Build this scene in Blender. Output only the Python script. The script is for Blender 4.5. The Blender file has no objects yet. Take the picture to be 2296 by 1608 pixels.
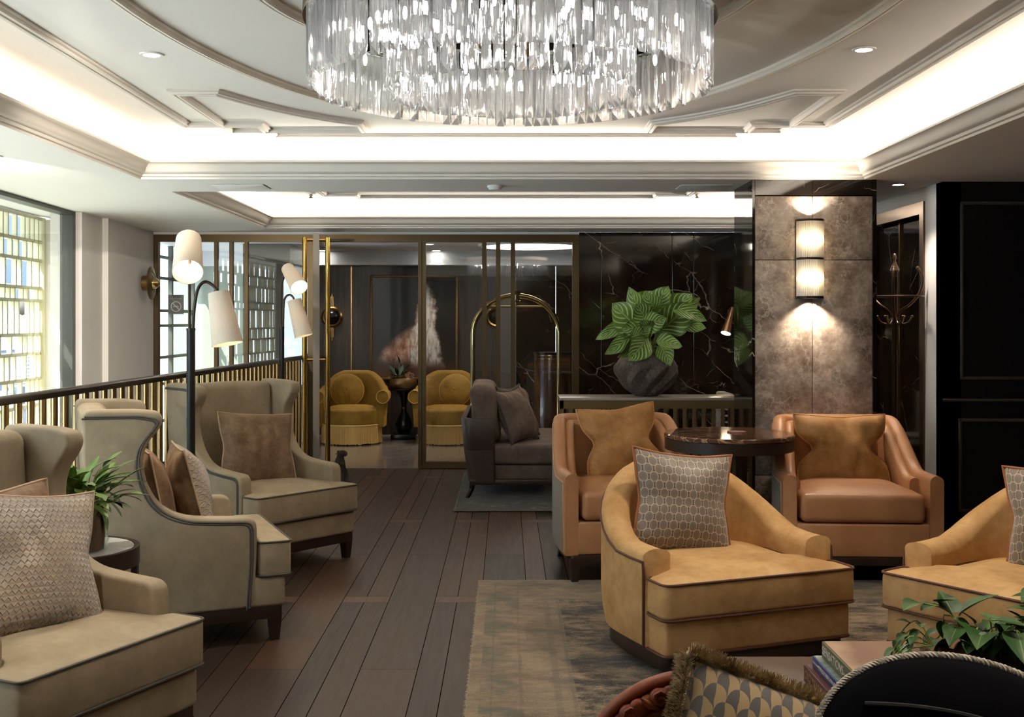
import bpy, bmesh, math, random
from mathutils import Vector, Matrix, noise
PI = math.pi
SC = bpy.context.scene
C = SC.collection
R = math.radians
random.seed(7)

# ------------------------------------------------------------------ camera, sky, sun, exposure
F, CX, CY, H = 2500.0, 1136.0, 720.0, 1.45      # focal length in px, vanishing point, eye height
cam = bpy.data.cameras.new('camera')
cam.sensor_width = 36.0
cam.lens = F / 2296 * 36.0
cam.shift_x = (1148 - CX) / 2296
cam.shift_y = -(804 - CY) / 2296
cam.clip_start = 0.05
co = bpy.data.objects.new('camera', cam); C.objects.link(co)
co.location = (0, 0, H); co.rotation_euler = (PI / 2, 0, 0)
SC.camera = co
SC.view_settings.view_transform = 'Standard'
SC.view_settings.look = 'None'
SC.view_settings.gamma = 1
SC.view_settings.exposure = 0.74
SC.view_settings.use_curve_mapping = False
cy = SC.cycles
cy.max_bounces = 10; cy.diffuse_bounces = 4; cy.glossy_bounces = 5
cy.transmission_bounces = 8; cy.transparent_max_bounces = 16
cy.sample_clamp_indirect = 5.0; cy.sample_clamp_direct = 0
cy.caustics_reflective = False; cy.caustics_refractive = False
cy.blur_glossy = 0.5
cy.use_denoising = True

wd = bpy.data.worlds.new('sky'); SC.world = wd; wd.use_nodes = True
bg = wd.node_tree.nodes['Background']
bg.inputs[0].default_value = (0.74, 0.87, 1.0, 1); bg.inputs[1].default_value = 8.0
sun = bpy.data.lights.new('sun', 'SUN'); sun.energy = 15.0; sun.angle = R(0.6); sun.color = (1, .96, .88)
so = bpy.data.objects.new('sun', sun); C.objects.link(so)
so.rotation_euler = Vector((0.55, 0.62, -1.0)).to_track_quat('-Z', 'Y').to_euler()

WARM = (1.0, .84, .66); WARMW = (1.0, .89, .75)
def light(name, kind, loc, e, color=WARMW, **kw):
    l = bpy.data.lights.new(name, kind); l.energy = e; l.color = color
    tgt = kw.pop('to', None)
    for k, v in kw.items(): setattr(l, k, v)
    o = bpy.data.objects.new(name, l); C.objects.link(o); o.location = loc
    if tgt is not None: o.rotation_euler = Vector(tgt).to_track_quat('-Z', 'Y').to_euler()
    return o
# LED strips lying on the ledges behind the cornices of the two ceiling trays
TA = (-2.26, 2.21, .5, 6.88)        # tray over the seating: x0, x1, y0, y1
TB = (-2.27, 2.30, 7.54, 10.5)      # tray by the glass partition
ZS, ZC = 2.325, 2.59                # soffit and upper ceiling heights
def strips(T, e, tag, sides='lrfn'):
    x0, x1, y0, y1 = T; q = .075; z = 2.445
    xm, ym = (x0 + x1) / 2, (y0 + y1) / 2
    for k in sides:
        along = Vector((0, 1, 0)) if k in 'lr' else Vector((1, 0, 0))
        inw = {'l': Vector((1, 0, 0)), 'r': Vector((-1, 0, 0)), 'f': Vector((0, -1, 0)), 'n': Vector((0, 1, 0))}[k]
        d = (inw * .25 + Vector((0, 0, 1))).normalized(); zz = -d; yy = along; xx = yy.cross(zz)
        p = {'l': (x0 - q, ym, z), 'r': (x1 + q, ym, z), 'f': (xm, y1 + q, z), 'n': (xm, y0 - q, z)}[k]
        Ln = (y1 - y0) if k in 'lr' else (x1 - x0); g = {'l': .28, 'r': .82}.get(k, 1.0)
        o = light('cove_strip_' + tag, 'AREA', p, e * g * Ln, shape='RECTANGLE', size=.03, size_y=Ln)
        o.matrix_world = Matrix(((xx.x, yy.x, zz.x, p[0]), (xx.y, yy.y, zz.y, p[1]), (xx.z, yy.z, zz.z, p[2]), (0, 0, 0, 1)))
strips(TA, 6.0, 'seating', 'lrf')
strips(TB, 10.0, 'partition', 'lrf')

def P(px, py, D):      # a point seen at (px, py) standing D metres away
    return Vector(((px - CX) / F * D, D, H - (py - CY) / F * D))

# ------------------------------------------------------------------ mesh helpers
def smooth01(t):
    t = max(0.0, min(1.0, t)); return t * t * (3 - 2 * t)

class MB:
    def __init__(s): s.v = []; s.f = []; s.uv = []; s.has_uv = False
    def add(s, vs, fs, M=None, uv=None):
        o = len(s.v)
        if uv: s.has_uv = True
        for i, p in enumerate(vs):
            p = Vector(p); s.v.append(M @ p if M is not None else p)
            s.uv.append(uv[i] if uv else (0, 0))
        for f in fs: s.f.append(tuple(i + o for i in f))
        return s
    def box(s, x0, x1, y0, y1, z0, z1, M=None):
        vs = [(x0, y0, z0), (x1, y0, z0), (x1, y1, z0), (x0, y1, z0), (x0, y0, z1), (x1, y0, z1), (x1, y1, z1), (x0, y1, z1)]
        return s.add(vs, [(0, 3, 2, 1), (4, 5, 6, 7), (0, 1, 5, 4), (1, 2, 6, 5), (2, 3, 7, 6), (3, 0, 4, 7)], M)
    def bm(s, b, M=None, fn=None):
        b.verts.ensure_lookup_table(); b.verts.index_update()
        vs = [fn(v.co.copy()) if fn else v.co.copy() for v in b.verts]
        s.add(vs, [[v.index for v in f.verts] for f in b.faces], M); b.free(); return s
    def rbox(s, x0, x1, y0, y1, z0, z1, r=.01, seg=3, M=None, fn=None, cuts=0):
        b = bmesh.new(); bmesh.ops.create_cube(b, size=1)
        for v in b.verts:
            v.co = Vector((x0 + (v.co.x + .5) * (x1 - x0), y0 + (v.co.y + .5) * (y1 - y0), z0 + (v.co.z + .5) * (z1 - z0)))
        bmesh.ops.bevel(b, geom=list(b.edges), offset=r, segments=seg, profile=.5, affect='EDGES', clamp_overlap=True)
        if cuts:
            big = [e for e in b.edges if e.calc_length() > 2.2 * r]
            bmesh.ops.subdivide_edges(b, edges=big, cuts=cuts, use_grid_fill=True)
        return s.bm(b, M, fn)
    def slab(s, poly, a0, a1, r=.01, seg=3, plane='xy', M=None, fn=None, cap=True):
        # polygon in a plane, thickened from a0 to a1 across it, outlines rounded
        def mk(u, w, a):
            return (u, w, a) if plane == 'xy' else ((a, u, w) if plane == 'yz' else (u, a, w))
        b = bmesh.new(); n = len(poly)
        lo = [b.verts.new(mk(u, w, a0)) for u, w in poly]; hi = [b.verts.new(mk(u, w, a1)) for u, w in poly]
        b.faces.new(lo); b.faces.new(hi[::-1])
        for i in range(n): b.faces.new((lo[i], lo[(i + 1) % n], hi[(i + 1) % n], hi[i]))
        bmesh.ops.recalc_face_normals(b, faces=list(b.faces))
        if r > 0:
            es = [e for e in b.edges if (e.verts[0] in lo and e.verts[1] in lo) or (e.verts[0] in hi and e.verts[1] in hi)]
            bmesh.ops.bevel(b, geom=es, offset=r, segments=seg, profile=.5, affect='EDGES', clamp_overlap=True)
        return s.bm(b, M, fn)
    def tube(s, pts, r, n=8, closed=False, M=None, caps=True, flat=1.0):
        pts = [Vector(p) for p in pts]; k = len(pts); rs = r if isinstance(r, (list, tuple)) else [r] * k
        tang = []
        for i in range(k):
            a = pts[(i - 1) % k] if (closed or i > 0) else pts[i]; b = pts[(i + 1) % k] if (closed or i < k - 1) else pts[i]
            t = b - a; tang.append(t.normalized() if t.length > 1e-9 else Vector((0, 0, 1)))
        ref = Vector((0, 0, 1)) if abs(tang[0].z) < .9 else Vector((1, 0, 0))
        nrm = (ref - tang[0] * ref.dot(tang[0])).normalized(); vs = []
        for i in range(k):
            nrm = nrm - tang[i] * nrm.dot(tang[i])
            nrm = nrm.normalized() if nrm.length > 1e-6 else tang[i].orthogonal().normalized()
            bn = tang[i].cross(nrm)
            for j in range(n):
                a = 2 * PI * j / n
                vs.append(pts[i] + (nrm * math.cos(a) + bn * math.sin(a) * flat) * rs[i])
        fs = []
        for i in range(k if closed else k - 1):
            for j in range(n):
                fs.append((i * n + j, i * n + (j + 1) % n, ((i + 1) % k) * n + (j + 1) % n, ((i + 1) % k) * n + j))
        if caps and not closed: fs += [tuple(range(n))[::-1], tuple((k - 1) * n + j for j in range(n))]
        return s.add(vs, fs, M)
    def lathe(s, prof, n=24, M=None, fn=None):
        vs = []; fs = []; k = len(prof)
        for r, z in prof:
            for j in range(n):
                a = 2 * PI * j / n; p = Vector((r * math.cos(a), r * math.sin(a), z)); vs.append(fn(p, a) if fn else p)
        for i in range(k - 1):
            for j in range(n): fs.append((i * n + j, i * n + (j + 1) % n, (i + 1) * n + (j + 1) % n, (i + 1) * n + j))
        if prof[0][0] > 1e-6: fs.append(tuple(range(n))[::-1])
        if prof[-1][0] > 1e-6: fs.append(tuple((k - 1) * n + j for j in range(n)))
        return s.add(vs, fs, M)
    def grid(s, fn, nu, nv, M=None):
        vs = []; uv = []
        for i in range(nu + 1):
            for j in range(nv + 1):
                vs.append(fn(i / nu, j / nv)); uv.append((i / nu, j / nv))
        fs = [(i * (nv + 1) + j, (i + 1) * (nv + 1) + j, (i + 1) * (nv + 1) + j + 1, i * (nv + 1) + j + 1) for i in range(nu) for j in range(nv)]
        return s.add(vs, fs, M, uv)
    def ball(s, c, r, n=12, M=None, sc=(1, 1, 1)):
        prof = [(max(r * math.sin(PI * i / n), 0), -r * math.cos(PI * i / n)) for i in range(n + 1)]
        T = Matrix.Translation(c) @ Matrix.Diagonal((*sc, 1))
        return s.lathe(prof, max(8, n + 4), (M @ T) if M is not None else T)
    def shell(s, path, hts, t, z0, lean=0.0, arc=7, rt=None, closed_end=True, off=0.0, tuck=0.0):
        # an upright upholstered wall following a plan path (outside on the left of travel)
        k = len(path); vs = []; m = None; rt = rt or t / 2
        for i in range(k):
            a = Vector(path[max(i - 1, 0)]); b = Vector(path[min(i + 1, k - 1)])
            d = (b - a).normalized(); nrm = Vector((d.y, -d.x)); p = Vector(path[i]); h = hts[i]
            sec = [(t / 2 - tuck, z0), (t / 2 - tuck * .4, z0 + (h - z0) * .12), (t / 2, z0 + (h - z0) * .3), (t / 2, z0 + (h - z0) * .6)]
            for q in range(arc + 1):
                an = PI * q / arc
                sec.append((math.cos(an) * t / 2, h - rt + math.sin(an) * rt))
            sec += [(-t / 2, z0 + (h - z0) * .6), (-t / 2, z0 + (h - z0) * .3), (-t / 2, z0)]
            m = len(sec)
            for o, z in sec:
                oo = o + off + lean * ((z - z0) / max(h - z0, .01)) ** 1.5
                vs.append((p.x + nrm.x * oo, p.y + nrm.y * oo, z))
        fs = [(i * m + j, (i + 1) * m + j, (i + 1) * m + j + 1, i * m + j + 1) for i in range(k - 1) for j in range(m - 1)]
        fs += [tuple(range(m))[::-1], tuple((k - 1) * m + j for j in range(m))]
        fs += [(i * m + m - 1, (i + 1) * m + m - 1, (i + 1) * m, i * m) for i in range(k - 1)]
        return s.add(vs, fs)

def obj(name, mb, mat, parent=None, smooth=38, M=None, uv=False):
    me = bpy.data.meshes.new(name)
    me.from_pydata([tuple(v) for v in mb.v], [], mb.f)
    if mb.has_uv:
        l = me.uv_layers.new(name='uv')
        for lp in me.loops: l.data[lp.index].uv = mb.uv[lp.vertex_index]
    b = bmesh.new(); b.from_mesh(me); bmesh.ops.recalc_face_normals(b, faces=list(b.faces)); b.to_mesh(me); b.free()
    if mat: me.materials.append(mat)
    if smooth: me.shade_smooth(); me.set_sharp_from_angle(angle=R(smooth))
    o = bpy.data.objects.new(name, me); C.objects.link(o)
    if parent: o.parent = parent
    if M is not None: o.matrix_local = M
    return o
def tag(o, label, cat, group=None, kind=None):
    o['label'] = label; o['category'] = cat
    if group: o['group'] = group
    if kind: o['kind'] = kind
    return o
def struct(name, mb, mat, smooth=38, parent=None):
    o = obj(name, mb, mat, parent, smooth); o['kind'] = 'structure'; return o
def thing(name, label, cat, loc=(0, 0, 0), rz=0.0, group=None, M=None):
    o = bpy.data.objects.new(name, None); C.objects.link(o); o.empty_display_size = .1
    o.location = loc; o.rotation_euler = (0, 0, rz)
    if M is not None: o.matrix_local = M
    return tag(o, label, cat, group)
def dup(root, label=None, loc=None, rz=None, group=None):
    r = root.copy(); C.objects.link(r)
    if label: r['label'] = label
    if group: r['group'] = group
    if loc is not None: r.location = loc
    if rz is not None: r.rotation_euler = (0, 0, rz)
    for ch in list(root.children):
        c = ch.copy(); C.objects.link(c); c.parent = r
        for g in ch.children:
            d = g.copy(); C.objects.link(d); d.parent = c
    return r
def xf(loc, rz=0, rx=0, ry=0):
    return Matrix.Translation(loc) @ Matrix.Rotation(rz, 4, 'Z') @ Matrix.Rotation(rx, 4, 'X') @ Matrix.Rotation(ry, 4, 'Y')
def face(fx, fy): return math.atan2(fx, -fy)       # yaw that turns a piece's front (-Y) towards (fx, fy)
def fillet(pts, r, n=6, closed=False):
    out = []; k = len(pts)
    for i, p in enumerate(pts):
        p = Vector(p)
        if not closed and (i == 0 or i == k - 1): out.append(tuple(p)); continue
        a = Vector(pts[(i - 1) % k]) - p; b = Vector(pts[(i + 1) % k]) - p
        rr = min(r, a.length * .48, b.length * .48); A = p + a.normalized() * rr; B = p + b.normalized() * rr
        for q in range(n + 1):
            t = q / n; out.append(tuple(A * (1 - t) ** 2 + p * 2 * t * (1 - t) + B * t * t))
    return out
def spline(pts, n=8):
    pts = [Vector(p) for p in pts]; out = []; k = len(pts)
    for i in range(k - 1):
        p0, p1, p2, p3 = pts[max(i - 1, 0)], pts[i], pts[i + 1], pts[min(i + 2, k - 1)]
        for q in range(n):
            t = q / n
            out.append(.5 * ((2 * p1) + (p2 - p0) * t + (2 * p0 - 5 * p1 + 4 * p2 - p3) * t * t + (3 * p1 - p0 - 3 * p2 + p3) * t ** 3))
    out.append(pts[-1]); return out

# ------------------------------------------------------------------ material helpers
def lin(h):
    h = h.lstrip('#'); c = [int(h[i:i + 2], 16) / 255 for i in (0, 2, 4)]
    return tuple(x / 12.92 if x <= .04045 else ((x + .055) / 1.055) ** 2.4 for x in c) + (1,)
class G:
    def __init__(s, name):
        s.m = bpy.data.materials.new(name); s.m.use_nodes = True; s.nt = s.m.node_tree; s.nt.nodes.clear()
        s.out = s.nt.nodes.new('ShaderNodeOutputMaterial')
    def nd(s, t, **kw):
        n = s.nt.nodes.new(t)
        for k, v in kw.items(): setattr(n, k, v)
        return n
    def put(s, sock, v):
        if v is None: return
        if isinstance(v, bpy.types.NodeSocket): s.nt.links.new(v, sock)
        else: sock.default_value = v
    def co(s, k='Object'): return s.nd('ShaderNodeTexCoord').outputs[k]
    def map(s, v, sc=(1, 1, 1), loc=(0, 0, 0), rot=(0, 0, 0)):
        n = s.nd('ShaderNodeMapping'); s.put(n.inputs[0], v); n.inputs[1].default_value = loc; n.inputs[2].default_value = rot; n.inputs[3].default_value = sc
        return n.outputs[0]
    def noise(s, v, scale, detail=4, rough=.55, dist=0.0, col=False):
        n = s.nd('ShaderNodeTexNoise'); s.put(n.inputs['Vector'], v); n.inputs['Scale'].default_value = scale
        n.inputs['Detail'].default_value = detail; n.inputs['Roughness'].default_value = rough; n.inputs['Distortion'].default_value = dist
        return n.outputs[1 if col else 0]
    def vor(s, v, scale, feat='F1', out='Distance', rnd=1.0):
        n = s.nd('ShaderNodeTexVoronoi', feature=feat); s.put(n.inputs['Vector'], v); n.inputs['Scale'].default_value = scale; n.inputs['Randomness'].default_value = rnd
        return n.outputs[out]
    def M(s, op, a, b=None, c=None, clamp=False):
        n = s.nd('ShaderNodeMath', operation=op, use_clamp=clamp)
        for i, v in enumerate((a, b, c)):
            if v is not None: s.put(n.inputs[i], v)
        return n.outputs[0]
    def sep(s, v):
        n = s.nd('ShaderNodeSeparateXYZ'); s.put(n.inputs[0], v); return n.outputs
    def comb(s, x=0.0, y=0.0, z=0.0):
        n = s.nd('ShaderNodeCombineXYZ'); s.put(n.inputs[0], x); s.put(n.inputs[1], y); s.put(n.inputs[2], z); return n.outputs[0]
    def ramp(s, f, stops, interp='LINEAR'):
        n = s.nd('ShaderNodeValToRGB'); s.put(n.inputs[0], f); n.color_ramp.interpolation = interp
        e = n.color_ramp.elements
        while len(e) < len(stops): e.new(.5)
        for q, (p, c) in zip(e, stops): q.position = p; q.color = lin(c) if isinstance(c, str) else ((c, c, c, 1) if not isinstance(c, tuple) else c)
        return n.outputs[0]
    def mix(s, f, a, b, mode='MIX'):
        n = s.nd('ShaderNodeMix', data_type='RGBA', blend_type=mode)
        s.put(n.inputs[0], f)
        s.put(n.inputs[6], lin(a) if isinstance(a, str) else a); s.put(n.inputs[7], lin(b) if isinstance(b, str) else b)
        return n.outputs[2]
    def bump(s, h, st=.3, d=.01):
        n = s.nd('ShaderNodeBump'); n.inputs['Strength'].default_value = st; n.inputs['Distance'].default_value = d; s.put(n.inputs['Height'], h); return n.outputs[0]
    def bsdf(s, base, rough=.5, metal=0.0, normal=None, **kw):
        n = s.nd('ShaderNodeBsdfPrincipled'); s.put(n.inputs['Base Color'], lin(base) if isinstance(base, str) else base)
        s.put(n.inputs['Roughness'], rough); s.put(n.inputs['Metallic'], metal); s.put(n.inputs['Normal'], normal)
        for k, v in kw.items(): s.put(n.inputs[k.replace('_', ' ')], v)
        return n.outputs[0]
    def done(s, sh): s.nt.links.new(sh, s.out.inputs[0]); return s.m

def plain(name, col, rough=.5, metal=0.0, var=.0, sc=6.0, bump=0.0, bsc=60.0, **kw):
    g = G(name); v = g.co(); base = lin(col)
    if var:
        n = g.noise(v, sc, 5); dk = tuple(x * (1 - var) for x in base[:3]) + (1,); lt = tuple(min(1, x * (1 + var)) for x in base[:3]) + (1,)
        base = g.mix(n, dk, lt)
    nm = g.bump(g.noise(v, bsc, 3), bump, .004) if bump else None
    return g.done(g.bsdf(base, rough, metal, nm, **kw))
def velvet(name, c0, c1, sc=4.0, sheen=.6, rough=.75, weave=500, streak=0.0):
    g = G(name); v = g.co()
    n = g.noise(v, sc, 6, .6); n2 = g.noise(v, sc * 6, 4, .6)
    f = g.M('ADD', g.M('MULTIPLY', n, .75), g.M('MULTIPLY', n2, .25))
    col = g.ramp(f, [(.34, c0), (.62, c1)])
    h = g.M('ADD', g.M('MULTIPLY', g.noise(v, weave, 2), .4), g.M('MULTIPLY', g.noise(v, 14, 3), 1.2))
    return g.done(g.bsdf(col, rough, 0, g.bump(h, .25, .004), Sheen_Weight=sheen, Sheen_Roughness=.4, Sheen_Tint=lin(c1), Specular_IOR_Level=.25))
def emit(name, col, e):
    g = G(name); n = g.nd('ShaderNodeEmission'); n.inputs[0].default_value = col; n.inputs[1].default_value = e; return g.done(n.outputs[0])
def glassy(name, tint=(1, 1, 1, 1), base=.04, gain=1.0, rough=0.0):
    # thin pane: clear, with a mirror reflection that grows at grazing angles
    g = G(name); t = g.nd('ShaderNodeBsdfTransparent'); t.inputs[0].default_value = tint
    gl = g.nd('ShaderNodeBsdfGlossy'); gl.inputs['Roughness'].default_value = rough; gl.inputs[0].default_value = (1, 1, 1, 1)
    fr = g.nd('ShaderNodeFresnel'); fr.inputs[0].default_value = 1.5
    bf = g.nd('ShaderNodeNewGeometry').outputs['Backfacing']
    f = g.M('MULTIPLY', g.M('ADD', g.M('MULTIPLY', fr.outputs[0], gain), base - .04, clamp=True), g.M('SUBTRACT', 1, bf))
    mx = g.nd('ShaderNodeMixShader'); g.put(mx.inputs[0], f); g.put(mx.inputs[1], t.outputs[0]); g.put(mx.inputs[2], gl.outputs[0])
    return g.done(mx.outputs[0])
def veined(name, ground, vein, sc=1.4, thin=.012, rough=.08, warp=.35, fine=True, second=None):
    g = G(name); v = g.co()
    w = g.noise(v, 2.2, 4, .6, col=True)
    mv = g.nd('ShaderNodeVectorMath', operation='MULTIPLY_ADD'); g.put(mv.inputs[0], w); mv.inputs[1].default_value = (warp,) * 3; g.put(mv.inputs[2], v)
    p = g.map(g.map(mv.outputs[0], rot=(0, R(52), R(20))), (2.1, 1.2, .42))
    d = g.vor(p, sc, 'DISTANCE_TO_EDGE'); gate = g.ramp(g.noise(v, 2.6, 3), [(.46, 0.0), (.62, 1.0)])
    ln = g.M('MULTIPLY', g.ramp(d, [(0, 1.0), (thin, 0.0)]), gate)
    if fine:
        d2 = g.vor(g.map(g.map(mv.outputs[0], rot=(0, R(-48), 0)), (1.9, 1, .5)), sc * 2.4, 'DISTANCE_TO_EDGE')
        ln = g.M('MAXIMUM', ln, g.M('MULTIPLY', g.M('MULTIPLY', g.ramp(d2, [(0, .7), (thin * .9, 0.0)]), gate), g.ramp(g.noise(v, 7, 2), [(.5, 0.0), (.62, 1.0)])))
    base = g.ramp(g.noise(v, 5, 6, .65), [(.3, ground), (.75, second or ground)])
    return g.done(g.bsdf(g.mix(ln, base, vein), rough))

MAT = {}
MAT['white'] = plain('white_plaster', '#e9e6e1', .85, var=.02)
MAT['wall_white'] = plain('white_wall', '#e6e1dd', .8, var=.03)
MAT['trimw'] = plain('moulding_paint', '#d9d3ca', .6)
MAT['black_panel'] = plain('black_panelling', '#131110', .42, var=.2)
MAT['bronze'] = plain('bronze_metal', '#5a4a33', .38, .75, var=.12, sc=3)
MAT['dark_bronze'] = plain('dark_bronze', '#3a3029', .35, .8, var=.15)
MAT['brass'] = plain('polished_brass', '#c79a4e', .16, 1.0, var=.1, sc=8)
MAT['brass_old'] = plain('aged_brass', '#9a7c52', .27, 1.0, var=.22, sc=9)
MAT['brass_pale'] = plain('pale_brass', '#d9c184', .10, 1.0, var=.05)
MAT['chrome'] = plain('polished_nickel', '#b9b2a8', .12, 1.0)
MAT['alu'] = plain('satin_aluminium', '#a59c92', .4, .7)
MAT['darkwood'] = plain('dark_stained_wood', '#2a1c15', .4, var=.25, sc=14)
MAT['blackpaint'] = plain('black_lacquer', '#0c0b0c', .22)
MAT['blackmetal'] = plain('black_metal', '#1c1b1c', .42, .4)
MAT['stone_pale'] = plain('pale_stone', '#d5cfc6', .5, var=.06)
MAT['glass'] = glassy('window_glass', (.97, 1, .99, 1), .05)
MAT['glass_door'] = glassy('partition_glass', (.93, .94, .93, 1), .10, 1.6)
MAT['marble_black'] = veined('black_veined_marble', '#120d0a', '#a5978a', 1.5, .007, .07, .22, second='#2b1f17')
MAT['marble_white'] = veined('white_marble', '#d8d4cc', '#8d877e', 3, .02, .15)
MAT['marble_brown'] = veined('brown_marble', '#4a3226', '#d8b795', 9, .05, .08, .25, second='#6b4a38')
MAT['wing'] = velvet('beige_velvet', '#8d7d66', '#a5947a', 5, .5)
MAT['welt_grey'] = plain('grey_welt', '#4b473f', .7)
MAT['camel'] = velvet('gold_camel_velvet', '#a87b48', '#d2aa74', 4.0, .6)
MAT['welt_brown'] = plain('brown_welt', '#5b3626', .6)
MAT['taupe'] = velvet('taupe_velvet', '#54463f', '#76655a', 6, .8)
MAT['mustard'] = velvet('mustard_velvet', '#7d5b1e', '#97732c', 5, .8)
MAT['mustard_welt'] = plain('pale_gold_welt', '#c89a4a', .7)
MAT['copper_velvet'] = velvet('copper_velvet', '#8e6338', '#b3854f', 9, .9, .6)
MAT['brown_velvet'] = velvet('brown_velvet', '#5e4835', '#8c7056', 9, .9, .6)
MAT['black_velvet'] = plain('black_velvet', '#08080b', .95, var=.3, sc=12, Specular_IOR_Level=.06, Sheen_Weight=.02)
def leather():
    g = G('tan_leather'); v = g.co(); n = g.noise(v, 3.5, 6, .6)
    col = g.ramp(n, [(.3, '#a4704a'), (.7, '#bd8c64')])
    h = g.M('ADD', g.vor(v, 260), g.M('MULTIPLY', g.noise(v, 9, 3), 2.0))
    return g.done(g.bsdf(col, .42, 0, g.bump(h, .15, .004), Specular_IOR_Level=.45))
MAT['leather'] = leather()
def tweed():
    g = G('grey_tweed'); v = g.co(); a = g.noise(g.map(v, (1, 1, 3)), 300, 2); col = g.ramp(a, [(.35, '#6a635b'), (.65, '#9c9388')])
    return g.done(g.bsdf(col, .9, 0, g.bump(a, .4, .003)))
MAT['tweed'] = tweed()
def floor_mat():
    g = G('dark_oak_planks'); v = g.co(); x, y, z = g.sep(v)
    per = .478; t = g.M('ADD', x, .61 + per * 20); q = g.M('FLOOR', g.M('DIVIDE', t, per)); r = g.M('SUBTRACT', t, g.M('MULTIPLY', q, per))
    e1, e2 = .239, .353
    s1 = g.M('GREATER_THAN', r, e1); s2 = g.M('GREATER_THAN', r, e2)
    idn = g.M('ADD', g.M('MULTIPLY', q, 3), g.M('ADD', s1, s2))
    def near(val, pos, w): return g.M('LESS_THAN', g.M('ABSOLUTE', g.M('SUBTRACT', val, pos)), w)
    seam = g.M('MAXIMUM', g.M('MAXIMUM', near(r, 0.0, .0019), near(r, per, .0019)), near(r, e1, .0019))
    # cross joints every 2.28 m, staggered between wide and narrow boards, short cross pieces between narrow ones
    yo = g.M('ADD', y, 22.8 - 4.64); f = g.M('FRACT', g.M('DIVIDE', yo, 2.28)); row = g.M('FLOOR', g.M('DIVIDE', yo, 2.28))
    f2 = g.M('FRACT', g.M('DIVIDE', g.M('ADD', y, 22.8 - 5.74), 2.28)); row2 = g.M('FLOOR', g.M('DIVIDE', g.M('ADD', y, 22.8 - 5.74), 2.28))
    cross = g.M('MULTIPLY', g.M('LESS_THAN', f2, .058), s1)
    seam = g.M('MAXIMUM', seam, g.M('MULTIPLY', near(r, e2, .0019), g.M('SUBTRACT', 1, cross)))
    jw = g.M('MULTIPLY', g.M('LESS_THAN', f, .0012), g.M('SUBTRACT', 1, s1)); jn = g.M('MULTIPLY', g.M('MAXIMUM', g.M('LESS_THAN', f2, .0012), near(f2, .058, .0008)), s1)
    seam = g.M('MAXIMUM', seam, g.M('MAXIMUM', jw, jn))
    rw = g.M('ADD', g.M('MULTIPLY', row, g.M('SUBTRACT', 1, s1)), g.M('MULTIPLY', row2, s1))
    wn = g.nd('ShaderNodeTexWhiteNoise', noise_dimensions='3D'); g.put(wn.inputs['Vector'], g.comb(idn, rw, cross)); rnd = wn.outputs[0]
    gr = g.noise(g.comb(g.M('ADD', g.M('MULTIPLY', x, 38), g.M('MULTIPLY', rnd, 50)), g.M('MULTIPLY', y, 2.2), rnd), 1.0, 6, .6, 1.2)
    gr2 = g.noise(g.comb(g.M('MULTIPLY', x, 230), g.M('MULTIPLY', y, 6), idn), 1.0, 3)
    base = g.ramp(g.M('ADD', g.M('MULTIPLY', gr, .7), g.M('MULTIPLY', gr2, .3)), [(.3, '#22170f'), (.7, '#36261b')])
    tone = g.ramp(rnd, [(0, '#1d150f'), (.5, '#33251b'), (1, '#563929')])
    base = g.mix(.65, base, tone); base = g.mix(g.M('MULTIPLY', cross, .6), base, '#5c4437')
    base = g.mix(g.M('MULTIPLY', seam, .75), base, '#060404')
    rg = g.M('ADD', .36, g.M('MULTIPLY', gr, .2))
    h = g.M('SUBTRACT', g.M('MULTIPLY', gr2, .15), g.M('MULTIPLY', seam, 1.0))
    return g.done(g.bsdf(base, rg, 0, g.bump(h, .35, .003), Specular_IOR_Level=g.M('MULTIPLY', .25, g.M('SUBTRACT', 1, seam))))
MAT['floor'] = floor_mat()
def tile_mat(name, c0, c1, size, rough=.12, ring=None):
    g = G(name); v = g.co(); x, y, z = g.sep(v)
    n = g.noise(g.map(v, (1.2, 3.2, 1)), 2.2, 8, .65, .8); col = g.ramp(n, [(.3, c0), (.7, c1)])
    fx = g.M('FRACT', g.M('ADD', g.M('DIVIDE', x, size), 10.32)); fy = g.M('FRACT', g.M('ADD', g.M('DIVIDE', y, size), 10.1))
    ln = g.M('MAXIMUM', g.M('LESS_THAN', fx, .008), g.M('LESS_THAN', fy, .008)); col = g.mix(g.M('MULTIPLY', ln, .6), col, '#4d443c')
    if ring:
        cx, cyy, r0, r1 = ring
        d = g.M('SQRT', g.M('ADD', g.M('POWER', g.M('SUBTRACT', x, cx), 2), g.M('POWER', g.M('SUBTRACT', y, cyy), 2)))
        rg = g.M('MULTIPLY', g.M('GREATER_THAN', d, r0), g.M('LESS_THAN', d, r1)); col = g.mix(rg, col, '#5b4a39')
    return g.done(g.bsdf(col, rough))
MAT['lobby_floor'] = tile_mat('polished_stone_tiles', '#5a4f47', '#8d8176', .9, .14, (.3, 12.35, .62, .78))
MAT['landing'] = tile_mat('pale_landing_tiles', '#c9c1b6', '#ded8cf', .6, .4)
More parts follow.
